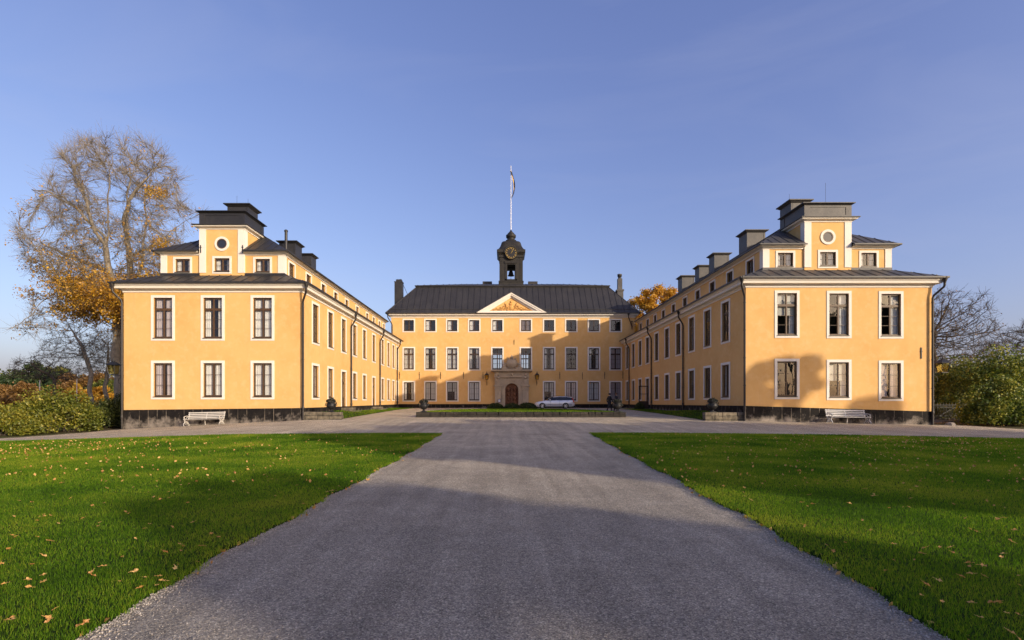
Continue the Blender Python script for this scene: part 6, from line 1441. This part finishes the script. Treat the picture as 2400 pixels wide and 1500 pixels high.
# ================================================================= fallen leaves
def leafmesh(seed):
    g = random.Random(seed); m = MB(); n = 10; pts = []
    for k in range(n):
        a = 2*PI*k/n; r_ = (.034 if k % 2 == 0 else .021)*g.uniform(.8, 1.15); pts.append((r_*math.cos(a), r_*math.sin(a)*.8, g.uniform(0, .022)))
    m.add(pts+[(0, 0, .004)], [(k, (k+1) % n, n) for k in range(n)]); m.tube([(.03, 0, .01), (.055, .01, .016)], .0018, 4)
    o = m.build('fallen_leaf', M['fallen']); me = o.data; bpy.data.objects.remove(o); return me
M['fallen'] = leafmat('fallen_leaf_tissue', (.30, .12, .03), (.56, .29, .08), (.78, .55, .20), trans=.25, scale=3)
lm = [leafmesh(i) for i in range(6)]
def scatter(side, n, y0, y1):
    c = 0
    while c < n:
        y = RNG.uniform(y0**.5, y1**.5)**2; x = side*RNG.uniform(2.9, 1.0*y+.6)
        if side < 0 and (x > edgeL(y)+.1 or y > yfar(x)): continue
        if side > 0 and (x < edgeR(y)-.1 or y > yfar(x)): continue
        yield x, y; c += 1
for side, lb in ((-1, 'fallen brown or yellow leaf on the lawn left of the path'), (1, 'fallen brown or yellow leaf on the lawn right of the path')):
    for x, y in scatter(side, 120, 3.2, 11):
        o = bpy.data.objects.new('fallen_leaf', lm[RNG.integers(0, 6)]); col.objects.link(o); o.location = (x, y, gz(x, y)+.092); s_ = RNG.uniform(.5, 1.05)
        o.rotation_euler = (RNG.uniform(-.5, .5), RNG.uniform(-.5, .5), RNG.uniform(0, 6.28)); o.scale = (s_, s_, s_); tag(o, lb, 'leaf', 'fallen leaves on the %s lawn' % ('left' if side < 0 else 'right'))
    q = np.array(list(scatter(side, 520, 10, 24.5))); cl = np.array([( -17, 17.5)]) if side < 0 else np.array([(16, 20)])
    q2 = cl+RNG.normal(scale=(3.5, 2.2), size=(500, 2)); q2 = q2[(np.abs(q2[:, 0]) > 5) & (q2[:, 1] < 22)]; q = np.concatenate([q, q2]); P = np.stack([q[:, 0], q[:, 1], ground_z(q[:, 0], q[:, 1])+.095], 1)
    v, f = leafcloud(P, .032, .7); o = npmesh('fallen_leaves', v, f, M['fallen']); tag(o, 'small fallen leaves strewn over the far part of the %s lawn' % ('left' if side < 0 else 'right'), 'leaves', kind='stuff')
# leaves along the path edges and under the hedges
P = []
for _ in range(420):
    y = RNG.uniform(3.3, 25); s_ = RNG.integers(0, 2); x = (edgeL(y)-.02 if s_ else float(edgeR(y))+.02)+RNG.normal()*.07; P.append((x, y, gz(x, y)+.03))
for _ in range(700): x = RNG.uniform(29.5, 40); y = 37-(x-29.5)*.45+RNG.normal()*1.0; P.append((x, y, gz(x, y)+.02))
v, f = leafcloud(np.array(P), .028, .7); tag(npmesh('fallen_leaves', v, f, M['fallen']), 'dead leaves gathered along the gravel edges', 'leaves', kind='stuff')

# loose stones spilled along the path edges, uncountable
def pebbles():
    n = 9000; y = RNG.uniform(2.8**.5, 14**.5, n)**2; sd = RNG.integers(0, 2, n); off = np.abs(RNG.normal(size=n))*.10-.05
    x = np.where(sd == 0, edgeL(y)+off, edgeR(y)-off); s_ = RNG.uniform(.004, .011, n)
    n2 = 9000; y2 = RNG.uniform(2.8**.5, 9**.5, n2)**2; x2 = RNG.uniform(-2.9, 3.0, n2); x = np.concatenate([x, x2]); y = np.concatenate([y, y2]); s_ = np.concatenate([s_, RNG.uniform(.003, .0075, n2)]); n += n2
    base = np.array([(1, 0, 0), (0, 1, 0), (-1, 0, 0), (0, -1, 0), (0, 0, .8), (0, 0, -.8)]); a = RNG.uniform(0, 2*PI, n); c, sn = np.cos(a), np.sin(a)
    v = np.repeat(base[None], n, 0)*RNG.uniform(.6, 1.3, (n, 6, 1)); vx = v[:, :, 0]*c[:, None]-v[:, :, 1]*sn[:, None]; vy = v[:, :, 0]*sn[:, None]+v[:, :, 1]*c[:, None]
    V = np.stack([vx*s_[:, None]+x[:, None], vy*s_[:, None]+y[:, None], v[:, :, 2]*s_[:, None]+(ground_z(x, y)+s_*.5)[:, None]], 2).reshape(-1, 3)
    F_ = np.array([(0, 1, 4), (1, 2, 4), (2, 3, 4), (3, 0, 4), (1, 0, 5), (2, 1, 5), (3, 2, 5), (0, 3, 5)]); Fc = (F_[None]+6*np.arange(n)[:, None, None]).reshape(-1, 3)
    o = npmesh('loose_stones', V, Fc, mat('loose_gravel_stones', (.20, .18, .165), .85, var=((.50, .46, .42), .9))); tag(o, 'loose gravel stones scattered over the near path and its grass edges', 'stones', kind='stuff')
pebbles()
